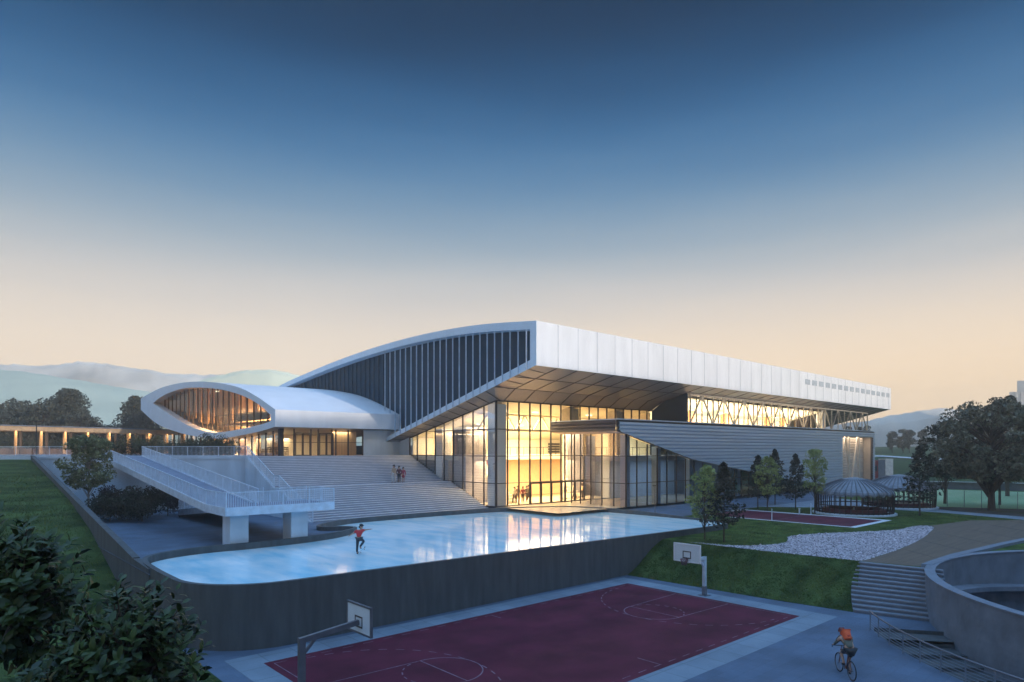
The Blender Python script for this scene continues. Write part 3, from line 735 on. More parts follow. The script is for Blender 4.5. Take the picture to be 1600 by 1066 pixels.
# landing between the flights
stp.strip([(XS0, y, z) for y, z in profile2], [(XS1, y, z) for y, z in profile2])
stp.build('treads', M_stone, gs, fixn=False)
nose.build('nosing', mat('pale_nosing', (.78, .76, .77), .55), gs)
MB().prism([(1.2, ZP)] + [(y, z - .02) for y, z in profile2[1:]] + [(17.4, ZP)], XS0 - .3, XS0, YZ).build('side_wall', M_conc2, gs)
r = thing('stair_railing', 'pale steel railing stepping down the left edge of the wide stairs', 'railing', (XS0, 1.2, ZP))
xr_ = XS0 - .12; zl_ = ZP + rise * 16
railing(r, [(xr_, 17.3, ZT), (xr_, 9.9, zl_ + .1), (xr_, 8.6, zl_ + .1), (xr_, 1.0, ZP + .1)])
# ---- ramp
rp = thing('footbridge_ramp', 'pale steel and concrete ramp folding down from the terrace on two square pillars', 'ramp', (-30, -8, ZP))
ZLn = 5.5; th = .42
def slab(mb, pts, th):   # pts: 3-D loop (top)
    n = len(pts); lo = [(x, y, z - th) for x, y, z in pts]
    o = list(range(n)); mb.add(list(pts) + lo, [tuple(o), tuple(reversed([i + n for i in o]))] + [(i, i + n, (i + 1) % n + n, (i + 1) % n) for i in o])
yl0, yl1 = -10.6, -6.4
d = MB(); slab(d, [(RO, yl1, ZLn), (RI, yl1, ZLn), (ri[0], ri[1], ZT + .03), (ro[0], ro[1], ZT + .03)], th); d.build('upper_deck', M_deckpave, rp)
d = MB(); slab(d, [(RO, yl0, ZLn), (-24.9, yl0, ZLn), (-24.9, yl1, ZLn), (RO, yl1, ZLn)], th); d.build('landing', M_deckpave, rp)
ZE = 3.35; yE = 15.5; LO, LI = -28.5, -25.1
d = MB(); slab(d, [(LO, yl1, ZLn), (LI, yl1, ZLn), (LI, yE, ZE), (LO, yE, ZE)], th); d.build('lower_deck', M_deckpave, rp)
eb = MB()
for a, b in (((RO, yl0, ZLn), (RO, yl1, ZLn)), ((RO, yl1, ZLn), (ro[0], ro[1], ZT)), ((RI, yl1, ZLn), (ri[0], ri[1], ZT)), ((RO, yl0, ZLn), (-24.9, yl0, ZLn)), ((-24.9, yl0, ZLn), (-24.9, yl1, ZLn)), ((LO, yl1, ZLn), (LO, yE, ZE)), ((LI, yl1, ZLn), (LI, yE, ZE))):
    a, b = Vector(a), Vector(b); eb.bar(a + Vector((0, 0, -.18)), b + Vector((0, 0, -.18)), .12, .56)
eb.build('edge_beam', M_rail, rp)
MB().box(LO, LI, yE - .4, yE + .2, ZP, ZE - .4).build('end_block', M_conc3, rp)
for x in (-31.4, -27.1): MB().box(x - .62, x + .62, -9.6, -8.1, ZP, ZLn - th).build('pillar', M_conc2, rp)
railing(rp, [(ro[0], ro[1], ZT), (RO, yl1, ZLn), (RO, yl0, ZLn), (-24.9, yl0, ZLn), (-24.9, yl1, ZLn)])
railing(rp, [(ri[0], ri[1], ZT), (RI, yl1 - 1.2, ZLn)])
railing(rp, [(LO, yl1, ZLn), (LO, yE, ZE)]); railing(rp, [(LI, yl1, ZLn), (LI, yE, ZE)])

# ================================================================== RIGHT SIDE
c2 = (16.3, 24.4, -31.4, -16.2)
flat('second_court_border', [(c2[0] - .45, c2[2] - .6), (c2[1] + .9, c2[2] - .6), (c2[1] + .9, c2[3] + .3), (c2[0] - .45, c2[3] + .3)], ZL2 + .012, M_kline)
flat('second_court', [(c2[0], c2[2]), (c2[1], c2[2]), (c2[1], c2[3]), (c2[0], c2[3])], ZL2 + .018, M_court)
lm = MB(); zl = ZL2 + .024
line((c2[0], -24), (c2[1], -24), .05); line((c2[0] + 1, c2[2]), (c2[0] + 1, c2[3]), .05); line((c2[1] - 1, c2[2]), (c2[1] - 1, c2[3]), .05)
structure(lm.build('second_court_markings', M_line, fixn=False))
peb = smooth_curve([(-3.5, -26.6), (-2.5, -30.4), (.9, -32.1), (3.4, -31.6), (5.4, -30.7), (8.0, -31.2), (12.2, -33.0), (16.5, -35.0), (21, -35.2), (22.4, -36.0), (20.8, -36.9), (18.1, -37.4), (12.2, -38.4), (5, -39.1), (-.8, -39.25), (-2.72, -39.2)], 4) + [(-3.3, -34), (-3.5, -30)]
gv = MB().poly([(x, y, ZL2 + .012) for x, y in peb])
from mathutils.geometry import intersect_point_tri_2d
def inside(p, P):
    c = False; j = len(P) - 1
    for i in range(len(P)):
        if (P[i][1] > p[1]) != (P[j][1] > p[1]) and p[0] < (P[j][0] - P[i][0]) * (p[1] - P[i][1]) / (P[j][1] - P[i][1]) + P[i][0]: c = not c
        j = i
    return c
k = 0
while k < 11000:
    p = (rng.uniform(-3.5, 22.5), rng.uniform(-39.3, -26.5))
    if not inside(p, peb): continue
    k += 1; s = rng.uniform(.04, .11) * (1.7 if rng.random() < .06 else 1); t = rng.uniform(0, 3.1); ca, sa = math.cos(t), math.sin(t); q = rng.uniform(.5, .9); hh = s * rng.uniform(.5, .9)
    gv.add([(p[0] + s * ca, p[1] + s * sa, ZL2 + .02), (p[0] - s * q * sa, p[1] + s * q * ca, ZL2 + .02), (p[0] - s * ca, p[1] - s * sa, ZL2 + .02), (p[0] + s * q * sa, p[1] - s * q * ca, ZL2 + .02), (p[0], p[1], ZL2 + hh)], [(0, 1, 4), (1, 2, 4), (2, 3, 4), (3, 0, 4)])
tag(gv.build('pebbles', M_pebb, fixn=False), 'bed of white and grey pebbles between lawn and boards', 'gravel', kind='stuff')
dk = [(-2.7, -39.25), (-.8, -39.3), (5, -39.15), (12.2, -38.45), (18.1, -37.45), (20.8, -36.95), (22.4, -36.0), (31.0, -37.3), (36, -41.2), (50, -52), (50, -60), (20, -44.8), (12, -43.7), (7, -43.2), (3.5, -42.9)] + arc(16.35, 89, 98, 4)
flat('brown_paving', dk, ZL2 + .008, M_deck)
sm = MB()
for k in range(1, 9):
    y0 = -39.2 - .02 * k; a = (-2.5 + 5.2 * k, -39.25); 
dl = MB()
for k in range(7):
    x = 1 + 5.5 * k; p = Vector((x, -43.3 - max(0, x - 8) * .08)); q = p + Vector((9, 9.0)) * .55
    ok = [p.lerp(q, i / 20) for i in range(21) if inside(p.lerp(q, i / 20), dk)]
    if len(ok) > 1: dl.bar((*ok[0], ZL2 + .010), (*ok[-1], ZL2 + .010), .08, .012)
structure(dl.build('paving_joints', M_joint))
cb_ = MB(); cpts = [(-2.2, -42.75), (.2, -42.75), (3.6, -42.85), (7.4, -43.25), (12, -43.7), (17.3, -44.4), (26, -46.3), (40, -52)]
for (a, b), (c, d_) in zip(cpts, cpts[1:]): cb_.bar((a, b, ZL2 + .08), (c, d_, ZL2 + .08), .55, .24)
tag(cb_.build('deck_kerb', M_coping), 'broad pale kerb along the outer edge of the brown paving', 'kerb')
pth = [(8, -16.2), (30, -15.9), (44.9, -24.5), (43.6, -32.1), (41.5, -39.9), (44, -52), (38.5, -52), (35.6, -40.9), (38.1, -33.5), (37.9, -28.1), (34, -21.5), (28, -18.0), (24.6, -17.6)]
flat('path', [(30, -15.5), (52, -15.5), (47.5, -25), (44.9, -32.1), (42.4, -39.9), (46, -60), (39.5, -60), (35.6, -40.9), (38.1, -33.5), (38.2, -27.5), (35, -21.5)], ZL2 + .015, M_kerb)
# steps to the upper lawn
ls = thing('lawn_steps', 'grey concrete steps between the green slope and the curved wall', 'stairs', (-5, -41.5, 0))
n = 12; T0, T1, B0, B1 = Vector((-2.75, -39.2)), Vector((-2.15, -43.1)), Vector((-7.3, -40.45)), Vector((-6.15, -44.5))
lt_, ln_ = MB(), MB()
for k in range(n):
    f0, f1 = k / n, (k + 1) / n; zk0, zk1 = ZL2 * k / n, ZL2 * (k + 1) / n
    bow = .9 * math.sin(math.pi * f0) ; bow1 = .9 * math.sin(math.pi * f1)
    a, b, a1, b1 = B0.lerp(T0, f0), B1.lerp(T1, f0), B0.lerp(T0, f1), B1.lerp(T1, f1)
    a = a + Vector((0, .35 * bow)); a1 = a1 + Vector((0, .35 * bow1)); b = b - Vector((0, .5)); b1 = b1 - Vector((0, .5))
    lt_.add([(*a, zk0), (*b, zk0), (*b, zk1), (*a, zk1), (*a1, zk1), (*b1, zk1), (*a1, zk0 - .3), (*a, zk0 - .3)], [(0, 1, 2, 3), (3, 2, 5, 4), (7, 0, 3, 4, 6)])
    dn = (B0 - T0).normalized() * .015
    ln_.bar((*(a + dn), zk1 - .03), (*(b + dn), zk1 - .03), .05, .07)
lt_.build('treads', M_coping, ls, fixn=False); ln_.build('nosing', mat('step_nosing', (.25, .275, .31), .7), ls)
# curved sunken ring wall, ramp inside it, stair and railing beside it
rg = thing('ring_wall', 'tall curved concrete wall enclosing a sunken round court at the right edge', 'wall', (RC[0], RC[1], -3.3))
def ring(mb, r0, r1, z0, z1, a0, a1, n=72):
    zf = lambda t, z: z(t) if callable(z) else z
    O0 = [(*p, zf(i / n, z0)) for i, p in enumerate(arc(r1, a0, a1, n))]; O1 = [(*p, zf(i / n, z1)) for i, p in enumerate(arc(r1, a0, a1, n))]
    I0 = [(*p, zf(i / n, z0)) for i, p in enumerate(arc(r0, a0, a1, n))]; I1 = [(*p, zf(i / n, z1)) for i, p in enumerate(arc(r0, a0, a1, n))]
    mb.strip(O0, O1); mb.strip(O1, I1); mb.strip(I1, I0); mb.strip(I0, O0)
m_ = MB(); ring(m_, 15.95, 16.38, -3.3, 2.42, 0, 360); m_.build('wall_shell', M_conc3, rg)
m_ = MB(); ring(m_, 15.9, 16.43, 2.42, 2.48, 0, 360); m_.build('coping', M_coping, rg)
m_ = MB(); ring(m_, 14.9, 15.94, lambda t: 1.0 - 3.9 * t, lambda t: 1.3 - 3.9 * t, 116, -90); m_.build('spiral_ramp', M_conc3, rg)
flat('sunken_floor', arc(15.95, 0, 360, 48)[:-1], -3.28, M_pave)
ss = thing('sunken_stairs', 'shadowed steps curving down between the low railing and the ring wall', 'stairs', (*arc(18, 130, 131, 1)[0], -3))
m_ = MB()
for k in range(19):
    a0, a1 = 123.6 + 4.2 * k, 123.6 + 4.2 * (k + 1); zz = -.17 * (k + 1) if k > 0 else -.02
    P0, P1 = arc(16.38, a0, a1, 3), arc(19.6, a0, a1, 3)
    m_.strip([(*p, zz) for p in P0], [(*p, zz) for p in P1]); m_.add([(*P0[0], zz), (*P1[0], zz), (*P1[0], zz + .19), (*P0[0], zz + .19)], [(0, 1, 2, 3)])
m_.build('treads', M_conc, ss, fixn=False)  # dark concrete puts the shade of the pit into the tread colour
m_ = MB(); ring(m_, 19.6, 19.85, -3.3, -.006, 124, 250); m_.build('side_wall', M_conc3, ss)
cr_ = thing('curved_railing', 'low curved steel railing with horizontal wires guarding the sunken steps', 'railing', (*arc(19.75, 130, 131, 1)[0], 0))
pts = arc(19.75, 123.2, 215, 46)
m_ = MB(); m_.tube([(x, y, .98) for x, y in pts], .045, 8); m_.build('handrail', M_steel, cr_, smooth=True)
for k in range(6):
    m_ = MB(); m_.tube([(x, y, .14 + .13 * k) for x, y in pts], .017, 5); m_.build('wire', M_coping, cr_)
for x, y in arc(19.75, 123.4, 215, 24)[::1]: MB().box(x - .025, x + .025, y - .025, y + .025, 0, .96).build('post', M_coping, cr_)
# ---- pavilions
pv = thing('domed_pavilion', 'round slatted pavilion with a grey ribbed dome, nearest to the small maroon court', 'pavilion', (0, 0, 0))
m_ = MB(); ra = 4.15
def lathe(mb, prof, n=44):
    rows = [[(r * math.cos(2 * math.pi * k / n), r * math.sin(2 * math.pi * k / n), z) for k in range(n)] for r, z in prof]
    for a, b in zip(rows, rows[1:]): mb.strip(a, b, True)
lathe(m_, [(4.5, 0), (4.5, .16), (3.6, .18), (3.6, .05)]); m_.build('base_ring', M_conc2, pv)
prof = [(4.22, 2.15), (4.26, 2.32), (4.16, 2.55), (3.85, 2.80), (3.25, 3.12), (2.4, 3.5), (1.4, 3.85), (.5, 4.05), (.02, 4.1)]
m_ = MB(); rows = []
for i_, (r_, z_) in enumerate(prof):
    rows.append([((r_ - .05) * (1 + .022 * math.cos(22 * t_)) * math.cos(t_), (r_ - .05) * (1 + .022 * math.cos(22 * t_)) * math.sin(t_), z_ - .02 - (.09 * math.cos(22 * t_) if i_ == 0 else .03 * math.cos(22 * t_) * (r_ > 2))) for t_ in (2 * math.pi * k / 132 for k in range(132))])
for a, b in zip(rows, rows[1:]): m_.strip(a, b, True)
m_.build('dome', M_dome, pv, smooth=True)
M_drib = mat('dome_rib', (.11, .125, .15), .5, metal=.2)
for k in range(44):
    t = 2 * math.pi * k / 44; c, s = math.cos(t), math.sin(t)
    m_ = MB(); m_.tube([(r * c, r * s, z) for r, z in prof[:-2]], .05, 4); m_.build('rib', M_drib, pv)
    m_ = MB(); m_.tube([(4.12 * c, 4.12 * s, .17), (4.2 * c, 4.2 * s, 1.2), (4.2 * c, 4.2 * s, 2.2)], .06, 4); m_.build('slat', M_gut if k % 2 else M_joint, pv)
m_ = MB(); lathe(m_, [(4.08, 1.0), (4.13, 1.0), (4.13, 1.1), (4.08, 1.1), (4.08, 1.0)]); lathe(m_, [(4.05, .2), (4.1, .2), (4.1, .38), (4.05, .38), (4.05, .2)]); m_.build('slat_band', M_gut, pv)
m_ = MB(); lathe(m_, [(3.4, .18), (3.4, .6), (2.9, .62), (2.9, .18)]); m_.build('bench', mat('maroon_bench', (.10, .02, .025), .6), pv)
m_ = MB(); m_.tube([(0, 0, .05), (0, 0, .75)], .12, 8); m_.tube([(0, 0, .75), (0, 0, .8)], .8, 18); m_.build('table', M_conc2, pv)
pv2 = clone(pv); pv.location = (30.0, -26.6, ZL2); pv2.location = (42.5, -27.2, ZL2 + .02)
pv2['label'] = 'round slatted pavilion with a grey ribbed dome, farther one half hidden behind the first'
pv.scale = pv2.scale = (.94, .94, 1)
for o in (pv, pv2): o['group'] = 'domed pavilions on the lawn'
wb = thing('curved_bench', 'long low white curved seat beside the farther pavilion', 'bench', (*ground(1421, 793, ZL2), ZL2))
bx_, by_ = ground(1421, 793, ZL2); m_ = MB(); m_.tube([(bx_ + RGT.x * t * 2.6 + .3 * t * t, by_ + RGT.y * t * 2.6, ZL2 + .42) for t in (-1, -.6, -.2, .2, .6, 1)], [.10, .2, .24, .24, .2, .08], 8); m_.build('seat', M_white, wb, smooth=True)
m_ = MB(); m_.tube([(bx_ - RGT.x * 1.9, by_ - RGT.y * 1.9, ZL2 + .55), (bx_ - RGT.x * 2.0, by_ - RGT.y * 2.0, ZL2 + 1.0)], [.12, .05], 8); m_.build('back_fin', M_white, wb)
m_ = MB()
for t in (-1.2, 1.2): m_.box(bx_ + RGT.x * t - .1, bx_ + RGT.x * t + .1, by_ + RGT.y * t - .1, by_ + RGT.y * t + .1, ZL2, ZL2 + .3)
m_.build('foot', M_conc2, wb)
# ---- bollards, net posts, lamp posts
def post(name, label, cat, xy, z, h, w, m, group=None):
    t = thing(name, label, cat, (*xy, z), group); MB().tube([(*xy, z), (*xy, z + h)], w, 8).build('shaft', m, t); MB().tube([(*xy, z + h), (*xy, z + h + .05)], w * 1.5, 8).build('cap', m, t); return t
post('bollard', 'short pale bollard on the grass between the small court and the trees', 'bollard', ground(1249, 804, ZL2), ZL2, .65, .08, M_conc2)
post('net_post', 'thin pale post at the near side of the small maroon court', 'post', (c2[0] - .3, -24), ZL2, 1.15, .045, M_rail)
post('net_post', 'thin pale post at the far side of the small maroon court', 'post', (c2[1] + .6, -24), ZL2, 1.15, .045, M_rail)
xy = (8.55, -15.2)
lp = thing('plaza_lamp', 'slim dark lamp post on the plaza in front of the blue glass', 'lamp post', (*xy, ZL2)); MB().tube([(*xy, ZL2), (*xy, ZL2 + 3.4)], [.05, .035], 8).build('pole', M_steel, lp); MB().box(xy[0] - .35, xy[0] + .1, xy[1] - .06, xy[1] + .06, ZL2 + 3.4, ZL2 + 3.47).build('lamp_head', M_black, lp)
xy = afar(57, 76)
lp = thing('street_lamp', 'tall dark lamp post with a flat head at the left end of the terrace', 'street lamp', (*xy, ZT)); MB().tube([(*xy, ZT), (*xy, 12.7)], [.08, .055], 8).build('pole', M_black, lp)
MB().bar((xy[0] - .75 * RGT.x, xy[1] - .75 * RGT.y, 12.75), (xy[0] + .75 * RGT.x, xy[1] + .75 * RGT.y, 12.75), .3, .12).build('lamp_head', M_black, lp)
# ---- basketball hoops
def hoop(label, px, py, s, board_x, hb0, hb1, arm_z0, arm_z1, colm, rimc):
    t = thing('basketball_hoop', label, 'basketball hoop', (px, py, 0), 'basketball hoops of the maroon court')
    MB().box(px - .3, px + .3, py - .3, py + .3, 0, .03).build('foot_plate', M_steel, t)
    MB().box(px - .14, px + .14, py - .11, py + .11, .03, .6).build('base_sleeve', M_conc3, t)
    MB().box(px - .12, px + .12, py - .09, py + .09, .6, arm_z0 + .1).build('pole', colm, t)
    a = MB(); a.bar((px - s * .05, py, arm_z0), (board_x - s * .05, py, arm_z1), .16, .2); a.bar((px + s * .05, py, arm_z0 - .55), (px + s * .6, py, arm_z0 - .02 + (arm_z1 - arm_z0) * .2), .1, .1); a.build('arm', colm, t)
    w = .93
    bd = MB().box(board_x - .03, board_x + .03, py - w, py + w, hb0, hb1).build('backboard', M_board, t)
    f = MB()
    for y0, y1, z0, z1 in ((py - w - .04, py - w + .03, hb0 - .04, hb1 + .04), (py + w - .03, py + w + .04, hb0 - .04, hb1 + .04), (py - w, py + w, hb0 - .04, hb0 + .03), (py - w, py + w, hb1 - .03, hb1 + .04)): f.box(board_x - .05, board_x + .05, y0, y1, z0, z1)
    f.build('frame', rimc, bd)
    q = MB(); zt = hb0 + .2
    for xx in (board_x + s * .035, board_x - s * .035):
        xa, xb = xx - .006, xx + .006
        q.box(xa, xb, py - .3, py - .24, zt, zt + .46); q.box(xa, xb, py + .24, py + .3, zt, zt + .46); q.box(xa, xb, py - .24, py + .24, zt + .4, zt + .46); q.box(xa, xb, py - .24, py + .24, zt, zt + .06)
    q.build('target_square', M_joint, bd)
    rz = hb0 + .18; rx = board_x + s * .33
    rr = MB(); rr.ring((rx, py, rz), .24, .016, 24, 6, 'z'); rr.box(min(board_x, rx - s * .24), max(board_x, rx - s * .24), py - .05, py + .05, rz - .03, rz + .01); rm = rr.build('rim', mat('dark_red_rim', (.16, .03, .05), .5) if 'dark_red_rim' not in MATS else MATS['dark_red_rim'], t)
    nt_ = MB()
    for k in range(14):
        t0 = 2 * math.pi * k / 14
        for sgn in (-1, 1):
            pts = [(rx + r_ * math.cos(t0 + sgn * j * .22), py + r_ * math.sin(t0 + sgn * j * .22), rz - j * .12) for j, r_ in enumerate((.235, .20, .17, .15))]
            nt_.tube(pts, .012, 3, False)
    nt_.build('net', cloth('maroon_net', (.13, .07, .10)), rm)
    return t
hoop('basketball hoop with grey pole in front of the green slope', -9.75, -32.2, -1, -11.75, 2.42, 3.5, 2.42, 2.42, M_rail, M_white)
hoop('basketball hoop with dark pole and slanting arm at the near end of the court', -37.0, -32.0, 1, -34.6, 2.2, 3.3, 2.35, 2.62, M_steel, M_steel)
# ---- timber walkway roof at the left
pg = thing('timber_walkway', 'flat roofed timber walkway with warm lamps at the left behind the terrace', 'walkway', (*afar(120, 108), ZT))
pa_, pb_ = Vector(afar(-70, 93)), Vector(afar(320, 128)); du = (pb_ - pa_).normalized(); dn = Vector((-du.y, du.x)); 
def pgp(s, t, z): q = pa_ + du * s + dn * t; return (q.x, q.y, z)
Lp = (pb_ - pa_).length
def pgbox(mb, s0, s1, t0, t1, z0, z1):
    mb.add([pgp(s0, t0, z0), pgp(s1, t0, z0), pgp(s1, t1, z0), pgp(s0, t1, z0), pgp(s0, t0, z1), pgp(s1, t0, z1), pgp(s1, t1, z1), pgp(s0, t1, z1)], [(3, 2, 1, 0), (4, 5, 6, 7), (0, 1, 5, 4), (1, 2, 6, 5), (2, 3, 7, 6), (3, 0, 4, 7)])
M_lwood = mat('pale_timber', (.50, .34, .20), .6, var=.15, scale=2)
m_ = MB(); pgbox(m_, 0, Lp, -.6, 7.2, 13.0, 13.18); m_.build('roof', M_conc3, pg)
m_ = MB(); pgbox(m_, 0, Lp, -.5, -.3, 12.3, 12.98); pgbox(m_, 0, Lp, 7, 7.2, 12.3, 12.98); m_.build('fascia', M_lwood, pg)
m_ = MB(); pgbox(m_, 0, Lp, -.3, 7.0, 12.85, 12.95); m_.build('ceiling', M_lwood, pg)
k = 0; s = .8
while s < Lp:
    m_ = MB(); pgbox(m_, s, s + .28, -.2, .08, ZT, 12.3); m_.build('post', M_wood2, pg)
    for t, off in ((3.2, .9), (5.6, 1.9)):
        m_ = MB(); pgbox(m_, s + off, s + off + .25, t, t + .25, ZT, 12.85); m_.build('post', M_lwood, pg)
    if k % 2 == 0:
        m_ = MB(); pgbox(m_, s + 1.2, s + 2.4, 1.4, 1.55, 12.77, 12.84); m_.build('strip_lamp', M_lampw, pg)
    s += 3.6; k += 1
m_ = MB(); pgbox(m_, 0, Lp, 6.9, 7.05, ZT, 9.6); m_.build('low_wall', M_wood2, pg)
# ---- sports field, boundary wall, green hill, lorry, office block
flat('sports_field', [ground(1395, 790, ZL2), ground(1700, 799, ZL2), ground(1700, 772, ZL2), ground(1395, 763, ZL2)], ZL2 + .03, M_turf)
flat('soil', [ground(1425, 790.5, ZL2), ground(1700, 800, ZL2), ground(1700, 814, ZL2), ground(1600, 808, ZL2), ground(1490, 799, ZL2)], ZL2 + .02, M_soil)
fw = thing('boundary_wall', 'long low grey wall behind the green sports field', 'wall', (*ground(1500, 765, ZL2), ZL2))
m_ = MB(); wallrun(m_, ground(1395, 762, ZL2), ground(1700, 770, ZL2), ZL2, ZL2 + 1.3, .3); m_.build('wall_panel', M_conc3, fw)
m_ = MB(); wallrun(m_, ground(1395, 762.2, ZL2), ground(1700, 770.2, ZL2), ZL2 + 1.3, ZL2 + 1.38, .4); m_.build('coping', M_conc2, fw)
ff = thing('glass_fence', 'low glazed fence panels along the near side of the sports field', 'fence', (*ground(1530, 795, ZL2), ZL2))
f0, f1 = Vector(ground(1480, 792, ZL2)), Vector(ground(1680, 800, ZL2))
m_ = MB(); m_.add([(*f0, ZL2 + .1), (*f1, ZL2 + .1), (*f1, ZL2 + 2.1), (*f0, ZL2 + 2.1)], [(0, 1, 2, 3)]); m_.build('pane', G_rail, ff, fixn=False)
for k in range(8):
    p = f0.lerp(f1, k / 7); MB().box(p.x - .03, p.x + .03, p.y - .03, p.y + .03, ZL2, ZL2 + 2.1).build('post', M_steel, ff)
def camgrid(name, m, rows, kind='structure', smooth=True):      # rows: (distance, [(px, z)...])
    g_ = MB(); R_ = [[(*afar(px, d), z) for px, z in r_] for d, r_ in rows]
    for a, b in zip(R_, R_[1:]): g_.strip(a, b)
    o = g_.build(name, m, smooth=smooth); o['kind'] = kind; return o
PXR = [1180, 1260, 1340, 1400, 1460, 1520, 1600, 1720, 1900]
camgrid('green_hill', M_hillg, [(d, [(px, z + (.3 * math.sin(px * .02 + d * .03) if d > 130 else 0)) for px in PXR]) for d, z in ((124, 2.32), (150, 3.4), (180, 4.7), (215, 6.4), (255, 8.1), (300, 9.6), (360, 10.6), (450, 9), (520, 2))])
pt = MB(); rowa = [(*afar(px, d), z) for px, d, z in ((1330, 222, 7.05), (1380, 222, 7.0), (1440, 205, 6.4), (1520, 196, 5.9), (1640, 186, 5.5))]; rowb = [(*afar(px, d), z) for px, d, z in ((1330, 229, 7.35), (1380, 229, 7.3), (1440, 211, 6.7), (1520, 201, 6.15), (1640, 191, 5.75))]
pt.strip(rowa, rowb); structure(pt.build('hill_path', M_kline, fixn=False))
lo = thing('lorry', 'red and grey lorry with a cream box body parked beyond the end of the hall', 'lorry', (*afar(1376, 128), 2.4))
def lbox(mb, s0, s1, t0, t1, z0, z1, d=128):
    q = lambda s, t: tuple(Vector(afar(1376, d)) + Vector(RGT.xy) * s + Vector(FWD.xy) * t)
    mb.add([(*q(s0, t0), z0), (*q(s1, t0), z0), (*q(s1, t1), z0), (*q(s0, t1), z0), (*q(s0, t0), z1), (*q(s1, t0), z1), (*q(s1, t1), z1), (*q(s0, t1), z1)], [(3, 2, 1, 0), (4, 5, 6, 7), (0, 1, 5, 4), (1, 2, 6, 5), (2, 3, 7, 6), (3, 0, 4, 7)])
M_lred = mat('red_lorry_paint', (.30, .045, .05), .4); M_lgrey = mat('grey_panel', (.20, .23, .27), .5)
m_ = MB(); lbox(m_, -1.9, -.5, 0, 2.4, 3.1, 7.3); m_.build('cab', M_lred, lo)
m_ = MB(); lbox(m_, -1.8, -.7, -.04, -.01, 5.2, 6.3); m_.build('cab_window', M_black, lo)
m_ = MB(); lbox(m_, -.45, .85, -.05, 2.4, 3.1, 7.4); m_.build('side_panel', M_lgrey, lo)
m_ = MB(); lbox(m_, .9, 2.4, -.1, 2.4, 3.0, 7.6); m_.build('box_body', mat('cream_panel', (.85, .78, .70), .6), lo)
m_ = MB(); lbox(m_, -1.8, 2.3, .1, 2.3, 2.8, 3.05); m_.build('chassis', M_black, lo)
for s in (-1.3, .2, 1.6):
    q = Vector(afar(1376, 128)) + Vector(RGT.xy) * s; m_ = MB(); m_.tube([(q.x, q.y, 2.75), (q.x + FWD.x * .3, q.y + FWD.y * .3, 2.75)], .42, 14); m_.build('wheel', M_black, lo)
ob = thing('office_block', 'blue grey glass office block rising behind the big tree at the right edge', 'building', (*afar(1625, 330), 4))
def obox(mb, px0, px1, d0, d1, z0, z1):
    a, b, c, e_ = afar(px0, d0), afar(px1, d0), afar(px1 + 4, d1), afar(px0 + 4, d1)
    mb.add([(*a, z0), (*b, z0), (*c, z0), (*e_, z0), (*a, z1), (*b, z1), (*c, z1), (*e_, z1)], [(3, 2, 1, 0), (4, 5, 6, 7), (0, 1, 5, 4), (1, 2, 6, 5), (2, 3, 7, 6), (3, 0, 4, 7)])
M_ob = mat('office_glass', (.16, .22, .27), .15, var=.12, scale=.08)
m_ = MB(); obox(m_, 1577, 1700, 330, 360, 3, 38.4); m_.build('lower_block', M_ob, ob)
m_ = MB(); obox(m_, 1589, 1690, 331, 358, 38.4, 44.2); m_.build('upper_block', M_ob, ob)
m_ = MB()
for k in range(10): obox(m_, 1576.8, 1700, 329.9, 360, 5 + 3.6 * k, 5.25 + 3.6 * k)
for k in range(13): obox(m_, 1577 + 9 * k, 1577.7 + 9 * k, 329.8, 330, 3, 38.4)
m_.build('facade_grid', mat('grey_grid', (.18, .21, .24), .5), ob)
# ---- hills
def ridge(name, m, d, prof, depth, base, step=12, amp=1.0, seed=1):
    q = random.Random(seed); x0, x1 = prof[0][0], prof[-1][0]; pxs = [x0 + (x1 - x0) * i / ((x1 - x0) // step) for i in range(int((x1 - x0) // step) + 1)]
    zs = [CAM.z + (HY - seg_at(prof, p)) * d / F + q.uniform(-amp, amp) for p in pxs]
    rows = []
    for f, dd in ((0, -depth), (.22, -depth * .8), (.5, -depth * .55), (.78, -depth * .3), (.95, -depth * .1), (1, 0), (.6, depth * .6), (0, depth * 1.2)):
        rows.append((d + dd, [(p, base + (z - base) * f + q.uniform(-amp, amp) * 2 * (0 < f < 1)) for p, z in zip(pxs, zs)]))
    return camgrid(name, m, rows)
ridge('haze_pale_hill', M_hill, 260, [(-900, 470), (-300, 545), (0, 577), (60, 584), (120, 594), (180, 604), (240, 614), (320, 628), (420, 650), (600, 690)], 115, 7.5, 14, .2, 3)
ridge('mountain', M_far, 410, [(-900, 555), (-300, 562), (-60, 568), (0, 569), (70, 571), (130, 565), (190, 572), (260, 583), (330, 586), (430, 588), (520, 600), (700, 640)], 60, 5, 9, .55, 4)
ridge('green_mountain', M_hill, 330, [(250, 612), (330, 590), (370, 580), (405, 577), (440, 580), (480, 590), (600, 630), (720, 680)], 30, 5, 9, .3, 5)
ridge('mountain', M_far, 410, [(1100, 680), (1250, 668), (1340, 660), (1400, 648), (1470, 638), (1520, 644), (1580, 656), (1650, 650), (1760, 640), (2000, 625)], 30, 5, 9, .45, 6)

# unseen ridge added behind the camera to keep low sun off lower parts
def shade_ridge_z(xa, y): return 17.2 + (abs(y + 8.5) / .993) * math.tan(R(8))
rd = MB(); rows = []
for y, f in ((-112, 0), (-124, .12), (-140, .34), (-158, .62), (-176, .88), (-190, 1), (-204, .97), (-235, .6), (-290, .1)):
    rows.append([(x, y + 2 * math.sin(x * .05), -.3 + f * (shade_ridge_z(x, -190) + .3) + (rng.uniform(-.6, .6) if 0 < f < .98 else 0)) for x in range(-420, 620, 20)])
for a, b in zip(rows, rows[1:]): rd.strip(a, b)
structure(rd.build('shade_ridge', M_hillg, smooth=True))

